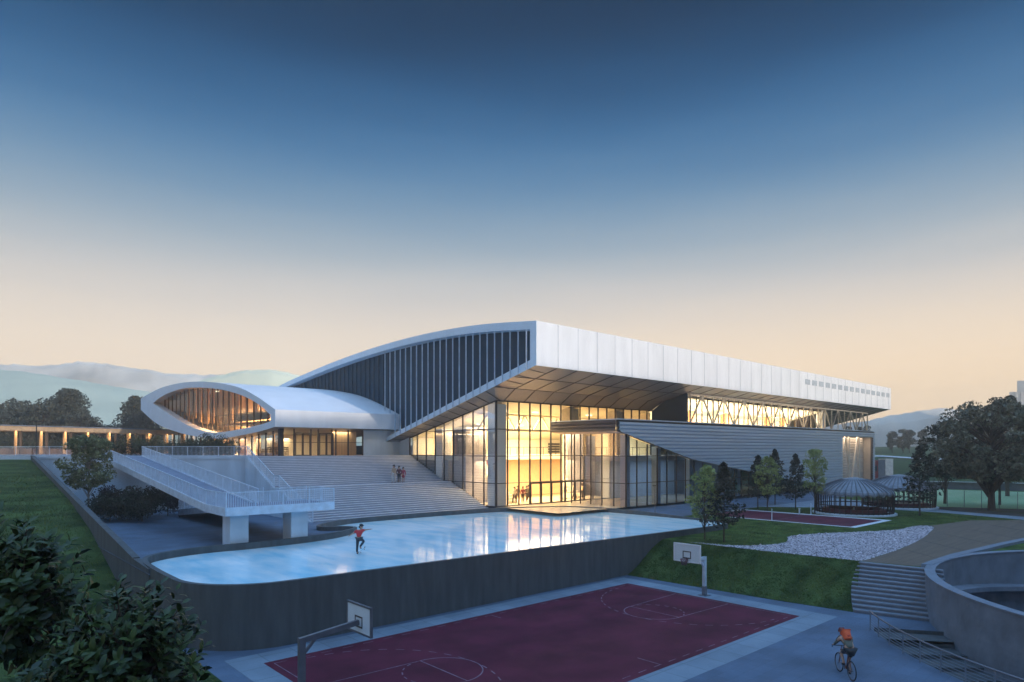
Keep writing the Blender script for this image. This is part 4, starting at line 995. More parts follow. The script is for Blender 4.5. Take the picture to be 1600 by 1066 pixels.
# grass blades on the lawns and banks near enough to read
def blades(name, label, spots, h, m):
    n = len(spots); P = np.asarray(spots); k = 3
    P = np.repeat(P, k, axis=0); N_ = len(P); a = nrg.uniform(0, 6.283, N_); r_ = nrg.normal(size=(N_, 2)) * h * .35
    V = np.empty((N_, 3, 3)); w = h * .16
    V[:, 0] = P + np.stack([np.cos(a) * w, np.sin(a) * w, np.zeros(N_)], 1); V[:, 1] = P - np.stack([np.cos(a) * w, np.sin(a) * w, np.zeros(N_)], 1)
    V[:, 2] = P + np.stack([r_[:, 0], r_[:, 1], h * nrg.uniform(.5, 1.2, N_)], 1)
    me = bpy.data.meshes.new(name); me.from_pydata(V.reshape(-1, 3).tolist(), [], np.arange(N_ * 3).reshape(N_, 3).tolist()); me.update()
    tag(link(name, me, m), label, 'grass', kind='stuff')
M_blade = mat('grass_blade', (.036, .058, .012), .8, scale=.45, col2=(.190, .240, .066), spec=.15, detail=8)
S = []
for _ in range(15000):
    t, v = rng.random(), rng.random(); p = along(A, t).lerp(along(B, t), v); s_ = v * v * (3 - 2 * v) * .5 + v * .5; S.append((p.x, p.y, ZL2 * (1 - s_)))
blades('slope_blades', 'short grass on the green slope behind the basketball court', S, .085, M_blade)
S = []
while len(S) < 26000:
    x, y = -38.6 - 24 * rng.random() ** 1.3, rng.uniform(-30, 36); S.append((x, y, seg_at(prof, y) if False else seg_at([(a_, b_) for a_, b_ in ((60, 8.3), (36, 8.3), (22, 6.7), (10, 5.3), (.7, 3.6), (-9, .95), (-12, .3), (-18, .03), (-34, .02))], y) - .05))
blades('bank_blades', 'short grass on the bank at the left', S, .13, M_blade)
S = []
while len(S) < 16000:
    x, y = rng.uniform(-3, 46), rng.uniform(-42, -15.8)
    if inside((x, y), peb) or inside((x, y), dk) or (c2[0] - .6 < x < c2[1] + 1 and c2[2] - .7 < y < c2[3] + .4) or (x < 8.4 and y > -24.8) or inside((x, y), [(30, -15.5), (52, -15.5), (47.5, -25), (44.9, -32.1), (42.4, -39.9), (46, -60), (39.5, -60), (35.6, -40.9), (38.1, -33.5), (38.2, -27.5), (35, -21.5)]) or (x - 30.2) ** 2 + (y + 26.8) ** 2 < 21 or (x < 4 and y < -38.5): continue
    S.append((x, y, ZL2))
blades('lawn_blades', 'short grass on the upper lawn', S, .07, M_blade)
# ================================================================== TREES AND PLANTS
def leaf_mesh(name, C, size, m, parent, aspect=.55, flat_bias=0.0, up=None):
    C = np.asarray(C, dtype=np.float64); n = len(C)
    a = nrg.normal(size=(n, 3)); 
    if up is not None: a = a * (1 - up[1]) + up[0] * up[1]
    if flat_bias: a[:, 2] *= (1 - flat_bias)
    a /= np.linalg.norm(a, axis=1)[:, None] + 1e-9
    b = nrg.normal(size=(n, 3)); b -= a * np.sum(a * b, axis=1)[:, None]; b /= np.linalg.norm(b, axis=1)[:, None] + 1e-9
    nrm = np.cross(a, b)
    s = size * nrg.uniform(.65, 1.35, n)[:, None]
    V = np.empty((n, 4, 3)); V[:, 0] = C - a * s * .5; V[:, 1] = C + b * s * aspect * .5 + nrm * s * .08; V[:, 2] = C + a * s * .5; V[:, 3] = C - b * s * aspect * .5 + nrm * s * .08
    me = bpy.data.meshes.new(name); me.from_pydata(V.reshape(-1, 3).tolist(), [], np.arange(n * 4).reshape(n, 4).tolist()); me.update()
    return link(name, me, m, parent)
def blob(c, r, n, shell=.55):
    d = nrg.normal(size=(n, 3)); d /= np.linalg.norm(d, axis=1)[:, None]
    rad = (shell + (1 - shell) * nrg.random(n)) ** .8
    return np.asarray(c) + d * rad[:, None] * np.asarray(r)
def tree(name, label, cat, loc, H, clear, rx, m, bark=None, nclump=26, per=90, leaf=.22, tr=.12, shape='oval', group=None, seed=1, clump=.36, lean=0.0, bare=False, ry=None):
    global nrg
    nrg = np.random.default_rng(seed); q = random.Random(seed)
    t = thing(name, label, cat, (0, 0, 0), group); bark = bark or M_bark
    ch = H - clear; cz = clear + ch / 2; P = []; W = MB()
    W.tube([(0, 0, -.1), (.05 * rx * lean, 0, clear * .6), (.12 * rx * lean, .03, clear + ch * .3), (.2 * rx * lean, 0, clear + ch * .72)], [tr, tr * .8, tr * .55, tr * .15], 7)
    for i in range(nclump):
        if shape == 'cone':
            f = (i + .5) / nclump; z = clear + ch * f; rr = rx * (1 - f) ** .6 * q.uniform(.45, 1.05) * (.75 + .25 * min(1, f * 6)); an = i * 2.4 + q.uniform(-.3, .3)
            c = (rr * .62 * math.cos(an), rr * .62 * math.sin(an), z - rr * .12); cr_ = (max(.18, rr * .42),) * 2 + (max(.15, ch / nclump * 2.4),)
        elif shape == 'shrub':
            an = q.uniform(0, 6.28); rr = rx * math.sqrt(q.random()) * .8; z = clear + ch * q.uniform(.15, .82) * (1 - .35 * (rr / rx) ** 2); s = rx * clump * q.uniform(.7, 1.2)
            c = (rr * math.cos(an), rr * math.sin(an), z); cr_ = (s, s, s * .8)
        else:
            an = q.uniform(0, 6.28); u = q.uniform(-.92, .95); rr = rx * math.sqrt(max(0, 1 - u * u)) * q.uniform(.35, .92)
            if shape == 'egg': rr *= 1.1 - .38 * (u + 1) / 2 - .1; 
            if shape == 'spread': rr *= 1.05
            s = rx * clump * q.uniform(.6, 1.15); c = (rr * math.cos(an) + lean * rx * .2, rr * math.sin(an), cz + u * (ch / 2 - s * .6)); cr_ = (s, s, s * .78)
        P.append(blob(c, cr_, int(per * q.uniform(.7, 1.3))))
        z0 = max(clear * .75, min(c[2] - .25 * ch * q.random(), clear + ch * .68)) if shape != 'cone' else c[2]
        k = max(0, min(1, (z0 - clear) / ch))
        W.tube([(.12 * rx * lean * k, 0, z0 - .1 * ch * (shape != 'cone')), ((c[0]) * .55, c[1] * .55, z0 + (c[2] - z0) * .6), c], [tr * .4 * (1 - .6 * k), tr * .22 * (1 - .5 * k), .012], 4)
    W.build('trunk', bark, t)
    leaf_mesh('crown', np.concatenate(P), leaf, m, t, flat_bias=.35 if shape == 'cone' else .0)
    t.location = (loc[0], loc[1], loc[2]); t.rotation_euler = (0, 0, q.uniform(0, 6.28))
    return t
def copytree(o, loc, s, rz, label, group=None):
    c = clone(o); c.location = loc; c.scale = (s, s, s * rng.uniform(.92, 1.1)); c.rotation_euler = (0, 0, rz); c['label'] = label
    if group: c['group'] = group
    return c
def G(px, py, z): return (*ground(px, py, z), z)
G_young = 'slender light green trees on the upper lawn'
yA = tree('young_tree', 'light green young tree standing nearest the pool corner', 'tree', G(1101, 843, ZL2), 6.1, 1.5, 1.75, L_light, nclump=95, per=34, leaf=.17, tr=.07, shape='egg', seed=3, clump=.20, group=G_young)
yB = tree('young_tree', 'light green young tree between two dark pines in front of the ribbed wall', 'tree', G(1199, 798, ZL2), 6.5, 1.5, 1.95, L_light, nclump=95, per=34, leaf=.19, tr=.08, shape='egg', seed=5, clump=.20, group=G_young)
yC = tree('young_tree', 'tallest light green young tree, just left of the domed pavilion', 'tree', G(1273, 803, ZL2), 7.4, 2.0, 1.95, L_light, nclump=95, per=32, leaf=.19, tr=.08, shape='egg', seed=8, clump=.20, group=G_young)
G_pine = 'small dark pines on the upper lawn'
pA = tree('pine_tree', 'dark pine right behind the young tree at the pool corner', 'pine tree', G(1131, 847, ZL2), 6.1, 1.5, 2.3, L_pine, nclump=64, per=32, leaf=.24, tr=.08, shape='cone', seed=2, group=G_pine)
for px, py, s, lab in ((1184, 796, 1.06, 'dark pine on the left of the middle light green tree'), (1211, 789, 1.06, 'dark pine half hidden on the right of the middle light green tree'), (1243, 797, 1.0, 'dark pine standing alone between the middle and the tallest light green trees')):
    copytree(pA, G(px, py, ZL2), s, rng.uniform(0, 6), lab)
copytree(pA, G(1437, 806, ZL2), 1.28, 2.2, 'broad dark conifer right of the domed pavilions')
tree('broad_tree', 'very large grey green broad tree with forked trunk at the right edge', 'tree', G(1549, 798, ZL2), 13.4, 3.0, 6.3, L_grey, nclump=120, per=125, leaf=.42, tr=.42, shape='spread', seed=21, clump=.21)
tree('broad_tree', 'dark upright tree rising behind the big broad tree', 'tree', (*afar(1574, 100), 2.4), 15.6, 3, 3.9, L_dark, nclump=60, per=80, leaf=.45, tr=.3, shape='oval', seed=22, clump=.27)
tree('broad_tree', 'dark leaning tree between the broad conifer and the big broad tree', 'tree', (*afar(1476, 86), ZL2), 11.2, 2.8, 3.2, L_dark, nclump=50, per=85, leaf=.36, tr=.2, shape='oval', seed=23, clump=.28, lean=.9)
tree('broad_tree', 'dark tree at the right frame edge with low branches', 'tree', (*afar(1640, 80), ZL2), 10.5, 2.0, 4.2, L_dark, nclump=50, per=80, leaf=.40, tr=.25, shape='oval', seed=24, clump=.27)
tree('thin_tree', 'thin dark trunk beside the forked tree on the field edge', 'tree', (*afar(1562, 84), ZL2), 8.5, 4.5, 2.4, L_dark, nclump=22, per=60, leaf=.36, tr=.16, seed=25)
# four trees on the far crest
far0 = tree('crest_tree', 'dark round tree on the far green crest, leftmost of the row', 'tree', (*afar(1394, 262), 8.1), 9.0, 1.3, 2.6, L_dark, nclump=34, per=60, leaf=.6, tr=.22, shape='egg', seed=31, group='trees on the far green crest')
for px, d, s, lab in ((1421, 258, .98, 'dark tree on the far green crest, touching the olive one'), (1442, 262, 1.04, 'slim dark tree on the far green crest, apart at the right')):
    copytree(far0, (*afar(px, d), 8.2), s, px, lab, 'trees on the far green crest')
tree('crest_tree', 'olive brown tree on the far green crest among the dark ones', 'tree', (*afar(1411, 260), 8.1), 9.8, 1.3, 2.9, L_autumn, nclump=34, per=60, leaf=.6, tr=.22, shape='egg', seed=33, group='trees on the far green crest')
tree('conifer', 'small dark treetop showing just above the end of the hall', 'tree', (*afar(1350, 185), 5), 11.4, 2, 2.6, L_dark, nclump=26, per=50, leaf=.6, tr=.2, seed=34)
tree('conifer', 'small dark treetop seen between the truss and the end of the hall', 'tree', (*afar(1322, 190), 5), 11.6, 2, 3.6, L_dark, nclump=26, per=50, leaf=.6, tr=.2, seed=35)
# left plaza tree and shrubs
tree('plaza_tree', 'leafy tree with a pale thin trunk beside the sloping left wall', 'tree', (-35.4, 20.4, ZP), 8.3, 2.4, 2.6, L_mid, bark=M_barkl, nclump=74, per=95, leaf=.25, tr=.11, shape='oval', seed=41, clump=.27)
G_sh = 'dark shrubs under the ramp'
for i, (px, py, s, m, lab) in enumerate(((172, 815, 2.1, L_dark, 'dark shrub at the foot of the pale trunked tree'), (186, 812, 2.5, L_maroon, 'dark reddish shrub left under the ramp'), (222, 815, 2.5, L_dark, 'dark green shrub in the middle under the ramp'), (262, 806, 2.4, L_maroon, 'dark reddish shrub tucked close under the ramp deck'))):
    tree('shrub', lab, 'shrub', G(px, py, ZP), 3.5 if i else 3.0, .35, s, m, nclump=40, per=110, leaf=.20, tr=.06, shape='shrub', seed=50 + i, group=G_sh, clump=.33)
# hedge plants on the terrace
G_h = 'bushes on the terrace behind the railing'
h0 = tree('hedge_bush', 'wide dark bush on the terrace at the top of the ramp', 'bush', (*afar(205, 84), ZT), 2.6, .1, 2.6, L_hedge, nclump=36, per=85, leaf=.2, tr=.05, shape='shrub', seed=61, group=G_h, clump=.34)
copytree(h0, (*afar(236, 86), ZT), 1.0, 1, 'dark bush just left of the lens shaped wing', G_h)
copytree(h0, (*afar(281, 80), ZT), .9, 2.5, 'bush behind the railing below the left part of the lens', G_h)
copytree(h0, (*afar(303, 79), ZT), .8, 4.0, 'small bush behind the railing between two larger bushes', G_h)
copytree(h0, (*afar(340, 79), ZT), 1.02, 5.2, 'bush behind the railing below the middle of the lens', G_h)
copytree(h0, (*afar(352, 77), ZT), .7, .8, 'lowest bush behind the railing beside the lit glass', G_h)
# tree groups behind the walkway
G_b = 'dark trees behind the timber walkway'
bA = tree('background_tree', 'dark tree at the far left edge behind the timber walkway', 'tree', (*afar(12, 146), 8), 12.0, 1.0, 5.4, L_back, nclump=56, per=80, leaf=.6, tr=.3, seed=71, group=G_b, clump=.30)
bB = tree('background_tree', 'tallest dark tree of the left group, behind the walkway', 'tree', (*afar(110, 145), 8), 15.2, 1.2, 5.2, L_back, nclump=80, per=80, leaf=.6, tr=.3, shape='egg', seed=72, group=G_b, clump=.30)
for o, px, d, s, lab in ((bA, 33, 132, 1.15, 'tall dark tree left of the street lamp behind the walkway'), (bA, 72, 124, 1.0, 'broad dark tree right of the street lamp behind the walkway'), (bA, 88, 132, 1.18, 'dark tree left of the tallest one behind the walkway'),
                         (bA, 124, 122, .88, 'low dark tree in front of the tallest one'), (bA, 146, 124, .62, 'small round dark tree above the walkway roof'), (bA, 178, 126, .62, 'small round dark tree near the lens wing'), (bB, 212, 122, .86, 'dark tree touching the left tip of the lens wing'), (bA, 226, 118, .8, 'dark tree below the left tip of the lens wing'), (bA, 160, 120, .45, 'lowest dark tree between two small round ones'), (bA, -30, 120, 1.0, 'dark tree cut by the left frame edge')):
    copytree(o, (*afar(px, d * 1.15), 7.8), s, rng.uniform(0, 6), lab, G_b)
hb_ = MB()
C = [blob((*afar(px, 128 + px * .05), 9.6 + rng.uniform(-.6, .9)), (2.4, 2.4, 1.9), 260) for px in range(-40, 260, 9)]
tag(leaf_mesh('hedge', np.concatenate(C), .42, L_dark, None), 'dark clipped hedge running behind the timber walkway', 'hedge')
# big leaved trees close to the camera, whorls of glossy leaves
def glossy(name, label, loc, H, rx, seed, nb, group, leaf=.24):
    global nrg
    nrg = np.random.default_rng(seed); q = random.Random(seed)
    t = thing(name, label, 'tree', (0, 0, 0), group); W = MB(); W.tube([(0, 0, 0), (.1, .05, H * .35), (0, 0, H * .7)], [.14, .11, .05], 8)
    cz = H - rx * 1.1; V, Fc = [], []
    for i in range(nb):
        d = Vector((q.gauss(0, 1), q.gauss(0, 1), q.gauss(.25, 1))).normalized(); rr = q.uniform(.45, 1.0) * (1 + .18 * math.sin(7 * d.x + seed) * math.cos(6 * d.y))
        tip = Vector((d.x * rx * rr, d.y * rx * rr, cz + d.z * rx * 1.15 * rr))
        if q.random() < .5: W.tube([(0, 0, cz - rx * .6), tip * .5 + Vector((0, 0, cz * .5 - .1)), tip], [.035, .02, .006], 4)
        ax = (d + Vector((0, 0, .9))).normalized(); s1 = ax.orthogonal().normalized(); s2 = ax.cross(s1)
        for k in range(q.randint(6, 9)):
            t_ = 2.4 * k + q.uniform(-.3, .3); el = q.uniform(.15, 1.0); base = tip - ax * (.035 * k)
            u = ((s1 * math.cos(t_) + s2 * math.sin(t_)) * math.cos(el) + ax * math.sin(el)).normalized(); L_ = leaf * q.uniform(.65, 1.15); wv = u.cross(ax)
            if wv.length < .01: wv = s1
            wv.normalize(); nn = wv.cross(u); wd = L_ * .21; dr = L_ * .12
            pts = [base, base + u * L_ * .38 + wv * wd - nn * .0 + nn * dr * .4, base + u * L_ * .40 + nn * dr * .1, base + u * L_ * .38 - wv * wd + nn * dr * .4, base + u * L_ * .78 + wv * wd * .7 + nn * dr * .1, base + u * L_ * .8 - nn * dr * .2, base + u * L_ * .78 - wv * wd * .7 + nn * dr * .1, base + u * L_ - nn * dr]
            o = len(V); V += [tuple(p) for p in pts]
            Fc += [(o, o + 1, o + 2), (o, o + 2, o + 3), (o + 1, o + 4, o + 5, o + 2), (o + 2, o + 5, o + 6, o + 3), (o + 4, o + 7, o + 5), (o + 5, o + 7, o + 6)]
    W.build('trunk', M_bark, t); me = bpy.data.meshes.new('crown'); me.from_pydata(V, [], Fc); me.update(); link('crown', me, L_gloss, t, True); t.location = loc
    return t
glossy('broadleaf_tree', 'glossy broad leaved treetop close to the camera, right one at the lower left', (*afar(205, 9.6), 0), 7.55, 1.15, 5, 420, 'glossy treetops close to the camera', .20)
glossy('broadleaf_tree', 'glossy broad leaved treetop close to the camera, taller one at the left edge', (*afar(25, 10.2), 0), 8.35, 1.05, 9, 330, 'glossy treetops close to the camera', .22)
glossy('broadleaf_tree', 'dark lower treetop filling the bottom left corner below the glossy ones', (*afar(90, 8.8), 0), 6.75, 1.2, 13, 340, 'glossy treetops close to the camera', .20)
# ================================================================== PEOPLE
def skinmesh(name, V, E, root, m, parent, sub=2):
    me = bpy.data.meshes.new(name); me.from_pydata([v[0] for v in V], E, []); me.update()
    o = bpy.data.objects.new(name, me); COL.objects.link(o)
    md = o.modifiers.new('skin', 'SKIN'); md.use_smooth_shade = True
    sv = me.skin_vertices[0].data
    for i, v in enumerate(V): sv[i].radius = (v[1], v[1]); sv[i].use_root = i == root
    s = o.modifiers.new('sub', 'SUBSURF'); s.levels = sub; s.render_levels = sub
    dg = bpy.context.evaluated_depsgraph_get(); dg.update()
    ev = bpy.data.meshes.new_from_object(o.evaluated_get(dg)); ev.name = name
    bpy.data.objects.remove(o); ev.materials.clear()
    return link(name, ev, m, parent, True)
CH = dict(arm=('sh', 'el', 'wr', 'ha'), leg=('hp', 'kn', 'an', 'to'))
RAD = dict(pel=.125, spi=.115, che=.14, nek=.06, jaw=.07, hed=.098, crn=.062, sh=.066, el=.044, wr=.031, ha=.034, hp=.092, kn=.060, an=.042, to=.034)
def person(label, loc, rz, s, J, top, bottom, hair, shoes=(.03, .03, .035), group=None, bare_arm=False, skirt=False, face=(0, 1, 0)):
    t = thing('person', label, 'person', (0, 0, 0), group)
    V, E, ix = [], [], {}
    def add(k, p, r, frm=None):
        ix[k] = len(V); V.append((tuple(p), r))
        if frm is not None: E.append((ix[frm], ix[k]))
    add('pel', J['pel'], RAD['pel'])
    for a, b in (('spi', 'pel'), ('che', 'spi'), ('nek', 'che')): add(a, J[a], RAD[a], b)
    up = (Vector(J['hed']) - Vector(J['nek'])).normalized(); f = Vector(face).normalized(); h = Vector(J['hed'])
    add('jaw', h - up * .075 + f * .022, .068, 'nek'); add('hed', h, .092, 'jaw'); add('crn', h + up * .075 - f * .012, .07, 'hed')
    add('nose', h - up * .02 + f * .105, .014, 'hed')
    sd = f.cross(up).normalized()
    for q in (-1, 1): add('ear%d' % q, h + sd * q * .098, .018, 'hed')
    for q in 'lr':
        pr = 'che'
        for k in CH['arm']: add(k + q, J[k + q], RAD[k], pr); pr = k + q
        pr = 'pel'
        for k in CH['leg']: add(k + q, J[k + q], RAD[k], pr); pr = k + q
        w, hd = Vector(J['wr' + q]), Vector(J['ha' + q]); dv = (hd - w).normalized(); sv = dv.cross(Vector((0, 0, 1)));
        sv = sv.normalized() if sv.length > .1 else Vector((1, 0, 0)); dn = sv.cross(dv)
        for i, L_ in enumerate((.062, .074, .078, .070, .055)):
            if i == 0: b0 = w + dv * .03 + sv * .03; b1 = b0 + (dv + sv).normalized() * L_ * .5; b2 = b1 + dv * L_ * .5
            else: b0 = hd + sv * (.024 - .016 * (i - 1)); b1 = b0 + dv * L_ * .5; b2 = b1 + (dv - dn * .5).normalized() * L_ * .5
            add('f%d%s1' % (i, q), b1, .0095, 'ha' + q); add('f%d%s2' % (i, q), b2, .008, 'f%d%s1' % (i, q))
    skinmesh('body', V, E, 0, M_skin, t)
    def cl(name, m, keys, edges, g, o_=.014, root=0, sub=2):
        vv = [(tuple(J[k]), RAD[k[:-1] if k[:-1] in RAD else k] * g + o_) for k in keys]; ii = {k: i for i, k in enumerate(keys)}
        return skinmesh(name, vv, [(ii[a], ii[b]) for a, b in edges], root, m, t, sub)
    arms = [k + q for q in 'lr' for k in ('sh', 'el', 'wr')]
    if bare_arm: arms = [k + q for q in 'lr' for k in ('sh',)]; J = dict(J); 
    ed = [('pel', 'spi'), ('spi', 'che')] + [('che', 'sh' + q) for q in 'lr']
    if not bare_arm: ed += [e_ for q in 'lr' for e_ in (('sh' + q, 'el' + q), ('el' + q, 'wr' + q))]
    else:
        for q in 'lr': J['me' + q] = tuple(Vector(J['sh' + q]).lerp(Vector(J['el' + q]), .7)); RAD['me'] = .05; arms.append('me' + q); ed.append(('sh' + q, 'me' + q))
    cl('jacket', top, ['pel', 'spi', 'che'] + arms, ed, 1.05)
    if skirt:
        p = Vector(J['pel']); skinmesh('skirt', [(tuple(p + Vector((0, 0, .05))), .13), (tuple(p - Vector((0, 0, .2))), .19), (tuple(p - Vector((0, 0, .42))), .22)], [(0, 1), (1, 2)], 0, bottom, t)
    else:
        cl('trousers', bottom, ['pel'] + [k + q for q in 'lr' for k in ('hp', 'kn', 'an')], [e_ for q in 'lr' for e_ in (('pel', 'hp' + q), ('hp' + q, 'kn' + q), ('kn' + q, 'an' + q))], 1.08)
    skinmesh('hair', [(tuple(h + up * .035 - f * .03), .098), (tuple(h + up * .095 - f * .01), .062), (tuple(h - up * .05 - f * .062), .06)], [(0, 1), (0, 2)], 0, hair, t)
    shm = cloth('shoe_%d' % int(shoes[0] * 100), shoes)
    for q in 'lr':
        a, b = Vector(J['an' + q]), Vector(J['to' + q]); d = (b - a); skinmesh('shoe', [(tuple(a - Vector((0, 0, .03))), .05), (tuple(a + d * .6 - Vector((0, 0, .02))), .045), (tuple(b), .04)], [(0, 1), (1, 2)], 0, shm, t)
    t.location = loc; t.rotation_euler = (0, 0, rz); t.scale = (s, s, s)
    return t
def stand(step=.0, armout=.0):
    J = dict(pel=(0, 0, .95), spi=(0, 0, 1.12), che=(0, .01, 1.31), nek=(0, 0, 1.47), hed=(0, .02, 1.62))
    for q, s in (('l', -1), ('r', 1)):
        J['sh' + q] = (s * .185, 0, 1.40); J['el' + q] = (s * (.23 + armout), -.03 * s * step * 4, 1.13); J['wr' + q] = (s * (.24 + armout), .1 + .2 * step * -s, .90); J['ha' + q] = (s * (.24 + armout), .13 + .25 * step * -s, .81)
        J['hp' + q] = (s * .09, 0, .90); J['kn' + q] = (s * .10, .04 + s * step * .5, .49); J['an' + q] = (s * .10, s * step, .085 + .03 * (s < 0) * (step > 0)); J['to' + q] = (s * .11, s * step + .15, .045)
    return J
AZ = -R(42.0)         # local +y = straight away from the camera
M_hair = cloth('dark_hair', (.012, .010, .010)); M_hairb = cloth('brown_hair', (.06, .03, .02))
def onrow(px, y):
    # point on the vertical plane y = const seen in column px
    d = FWD + RGT * ((px - 800) / F); k = (y - CAM.y) / d.y; p = CAM + d * k; return p.x
zl_land = ZP + rise * 16 + .006
g = 'group of three people on the stair landing'
for px, dy, h, top, bot, lab, kw in ((615.5, 9.15, 1.17, (.45, .32, .22), (.55, .52, .50), 'person in a pale tan top and white trousers on the stair landing', {}), (623.5, 9.3, 1.08, (.12, .04, .05), (.012, .014, .02), 'person in a dark red top and black trousers on the stair landing', {}), (630, 9.25, 1.0, (.36, .05, .09), (.30, .02, .05), 'person in a crimson top and skirt on the stair landing', {'skirt': True})):
    person(lab, (onrow(px, dy), dy, zl_land), AZ + (2.6 if px < 620 else 3.4), h, stand(.1, .02), cloth('top_%d' % px, top), cloth('bottom_%d' % px, bot), M_hair, group=g, **kw)
g = 'people walking inside the lit entrance hall'
for i, (px, dy, top, bot, lab) in enumerate(((804, 2.2, (.55, .42, .25), (.05, .035, .02), 'person in a pale coat, leftmost behind the entrance glass'), (809, 3.6, (.18, .10, .05), (.10, .06, .03), 'person in a brown coat second from left behind the entrance glass'), (817, 2.3, (.30, .04, .02), (.08, .04, .02), 'person in a red coat in the middle behind the entrance glass'), (823, 3.2, (.25, .20, .08), (.12, .08, .03), 'person in an olive coat right of the red coat behind the glass'), (826, 4.2, (.16, .09, .03), (.06, .04, .02), 'person in a dark brown coat beside the first door frame'))):
    person(lab, (onrow(px, dy), dy, 3.03), AZ + 2.2 + i * .5, 1.12, stand(.22 if i % 2 == 0 else .12), cloth('coat_%d' % px, top), cloth('leg_%d' % px, bot), M_hairb, group=g)
# skateboarder on the pale blue surface
sx, sy = ground(558, 866, 2.66)
J = dict(pel=(.10, 0, .92), spi=(.10, 0, 1.06), che=(.14, -.01, 1.21), nek=(.215, -.02, 1.37), hed=(.245, -.03, 1.53), shl=(-.045, .02, 1.29), ell=(-.24, .05, 1.16), wrl=(-.41, .04, 1.05), hal=(-.48, .03, 1.01),
         shr=(.345, -.03, 1.345), elr=(.55, -.08, 1.38), wrr=(.74, -.10, 1.41), har=(.82, -.1, 1.42), hpl=(.03, 0, .87), knl=(.02, -.04, .48), anl=(-.02, .02, .10), tol=(.08, -.12, .05),
         hpr=(.18, -.02, .87), knr=(.42, -.16, .74), anr=(.17, -.06, .42), tor=(.28, -.14, .35))
sk = person('person in red shirt and dark jeans on one leg on the pale blue surface', (sx, sy, 2.665), AZ, 1.16, J, M_red, cloth('dark_jeans', (.03, .045, .06)), M_hair, bare_arm=True, face=(.75, -.6, 0))
bd = thing('skateboard', 'dark skateboard flipping up under the raised foot of the person in red', 'skateboard', (sx, sy, 2.67))
dx = RGT * 1.16; p0 = Vector((sx, sy, 2.72)) + dx * .06; 
m_ = MB(); pts = [(0, .06), (.07, .0), (.25, .0), (.43, .0), (.50, .05)]
ca, sa = math.cos(R(38)), math.sin(R(38)); W_ = FWD * .11
def bp(u, v): q = u * 1.25; w = v * 1.25; return p0 + RGT * (q * ca - w * sa) + Vector((0, 0, q * sa + w * ca))
m_.strip([bp(u, v + .02) - W_ for u, v in pts], [bp(u, v + .02) + W_ for u, v in pts]); m_.strip([bp(u, v + .005) - W_ for u, v in pts], [bp(u, v + .005) + W_ for u, v in pts])
m_.build('deck', cloth('dark_deck', (.04, .035, .035)), bd)
for u in (.12, .38):
    for s in (-1, 1): m_ = MB(); c = bp(u, -.045); m_.tube([c + FWD * s * .07, c + FWD * s * .11], .035, 10); m_.build('wheel', M_kline, bd)
# cyclist
def bicycle(loc, rz, s):
    t = thing('bicycle', 'slim dark road bicycle ridden away from the camera at the lower right', 'bicycle', (0, 0, 0)); rx_ = Matrix.Rotation(R(90), 3, 'Z')
    for y in (0, 1.0):
        w = MB(); w.ring((0, y, .34), .325, .018, 36, 6, 'y', rx_); ty = w.build('tyre', M_black, t, True)
        w = MB(); w.ring((0, y, .34), .30, .010, 32, 5, 'y', rx_); w.build('rim', M_steel, ty)
        w = MB()
        for k in range(16):
            a = 2 * math.pi * k / 16; w.bar((0, y, .34), (0, y + .3 * math.cos(a), .34 + .3 * math.sin(a)), .004)
        w.tube([(-.05, y, .34), (.05, y, .34)], .02, 6); w.build('spokes', M_steel, ty)
    fr_ = MB(); bb, st_, hd, hd2 = (0, .42, .28), (0, .27, .86), (0, .83, .88), (0, .86, .74)
    for a, b, r in ((bb, st_, .018), (bb, hd2, .022), (st_, hd, .018), (hd, hd2, .022), (hd2, (0, 1.0, .34), .016), (bb, (0, 0, .34), .012), ((0, .29, .8), (0, 0, .34), .010), (st_, (0, .24, .97), .014), (hd, (0, .82, 1.0), .014)): fr_.tube([a, b], r, 7)
    fr_.build('frame', cloth('rust_frame', (.14, .05, .03)), t)
    m_ = MB(); m_.tube([(-.26, .84, 1.0), (0, .82, 1.0), (.26, .84, 1.0)], .014, 6); 
    for q in (-1, 1): m_.tube([(q * .26, .84, 1.0), (q * .27, .95, .99), (q * .27, .94, .90)], .015, 6)
    m_.build('handlebar', M_black, t)
    m_ = MB(); m_.tube([(0, .12, .98), (0, .2, .985), (0, .38, .975)], [.075, .06, .022], 8); m_.build('saddle', M_black, t)
    m_ = MB(); m_.tube([(.06, .42, .28), (.06, .42, .12)], .012, 5); m_.tube([(-.06, .42, .28), (-.06, .42, .44)], .012, 5); m_.box(.05, .16, .38, .48, .10, .125); m_.box(-.16, -.05, .38, .48, .43, .455); m_.tube([(.05, .42, .28), (.06, .42, .28)], .09, 14); m_.build('crank', M_joint, t)
    t.location = loc; t.rotation_euler = (0, 0, rz); t.scale = (s, s, s); return t
qx, qy = ground(1331, 1064, 0); rzc = -R(45)
bicycle((qx, qy, 0), rzc, 1.17)
J = dict(pel=(0, .16, 1.06), spi=(0, .25, 1.21), che=(-.01, .42, 1.37), nek=(-.02, .56, 1.45), hed=(-.03, .67, 1.53), shl=(-.19, .47, 1.38), ell=(-.27, .60, 1.18), wrl=(-.265, .78, 1.06), hal=(-.265, .85, 1.03), shr=(.17, .47, 1.38), elr=(.26, .60, 1.18), wrr=(.265, .78, 1.06), har=(.265, .85, 1.03),
         hpl=(-.1, .18, 1.0), knl=(-.13, .56, .84), anl=(-.11, .36, .52), tol=(-.11, .50, .47), hpr=(.1, .18, 1.0), knr=(.12, .48, .62), anr=(.11, .36, .20), tor=(.11, .50, .14))
J0 = dict(J)
cyp = person('person in a grey green jacket and black shorts with an orange backpack riding a bicycle', (qx, qy, 0), rzc, 1.17, J, cloth('grey_green_jacket', (.14, .15, .12)), M_skin, cloth('red_brown_helmet', (.20, .05, .04)), face=(0, .95, .1))
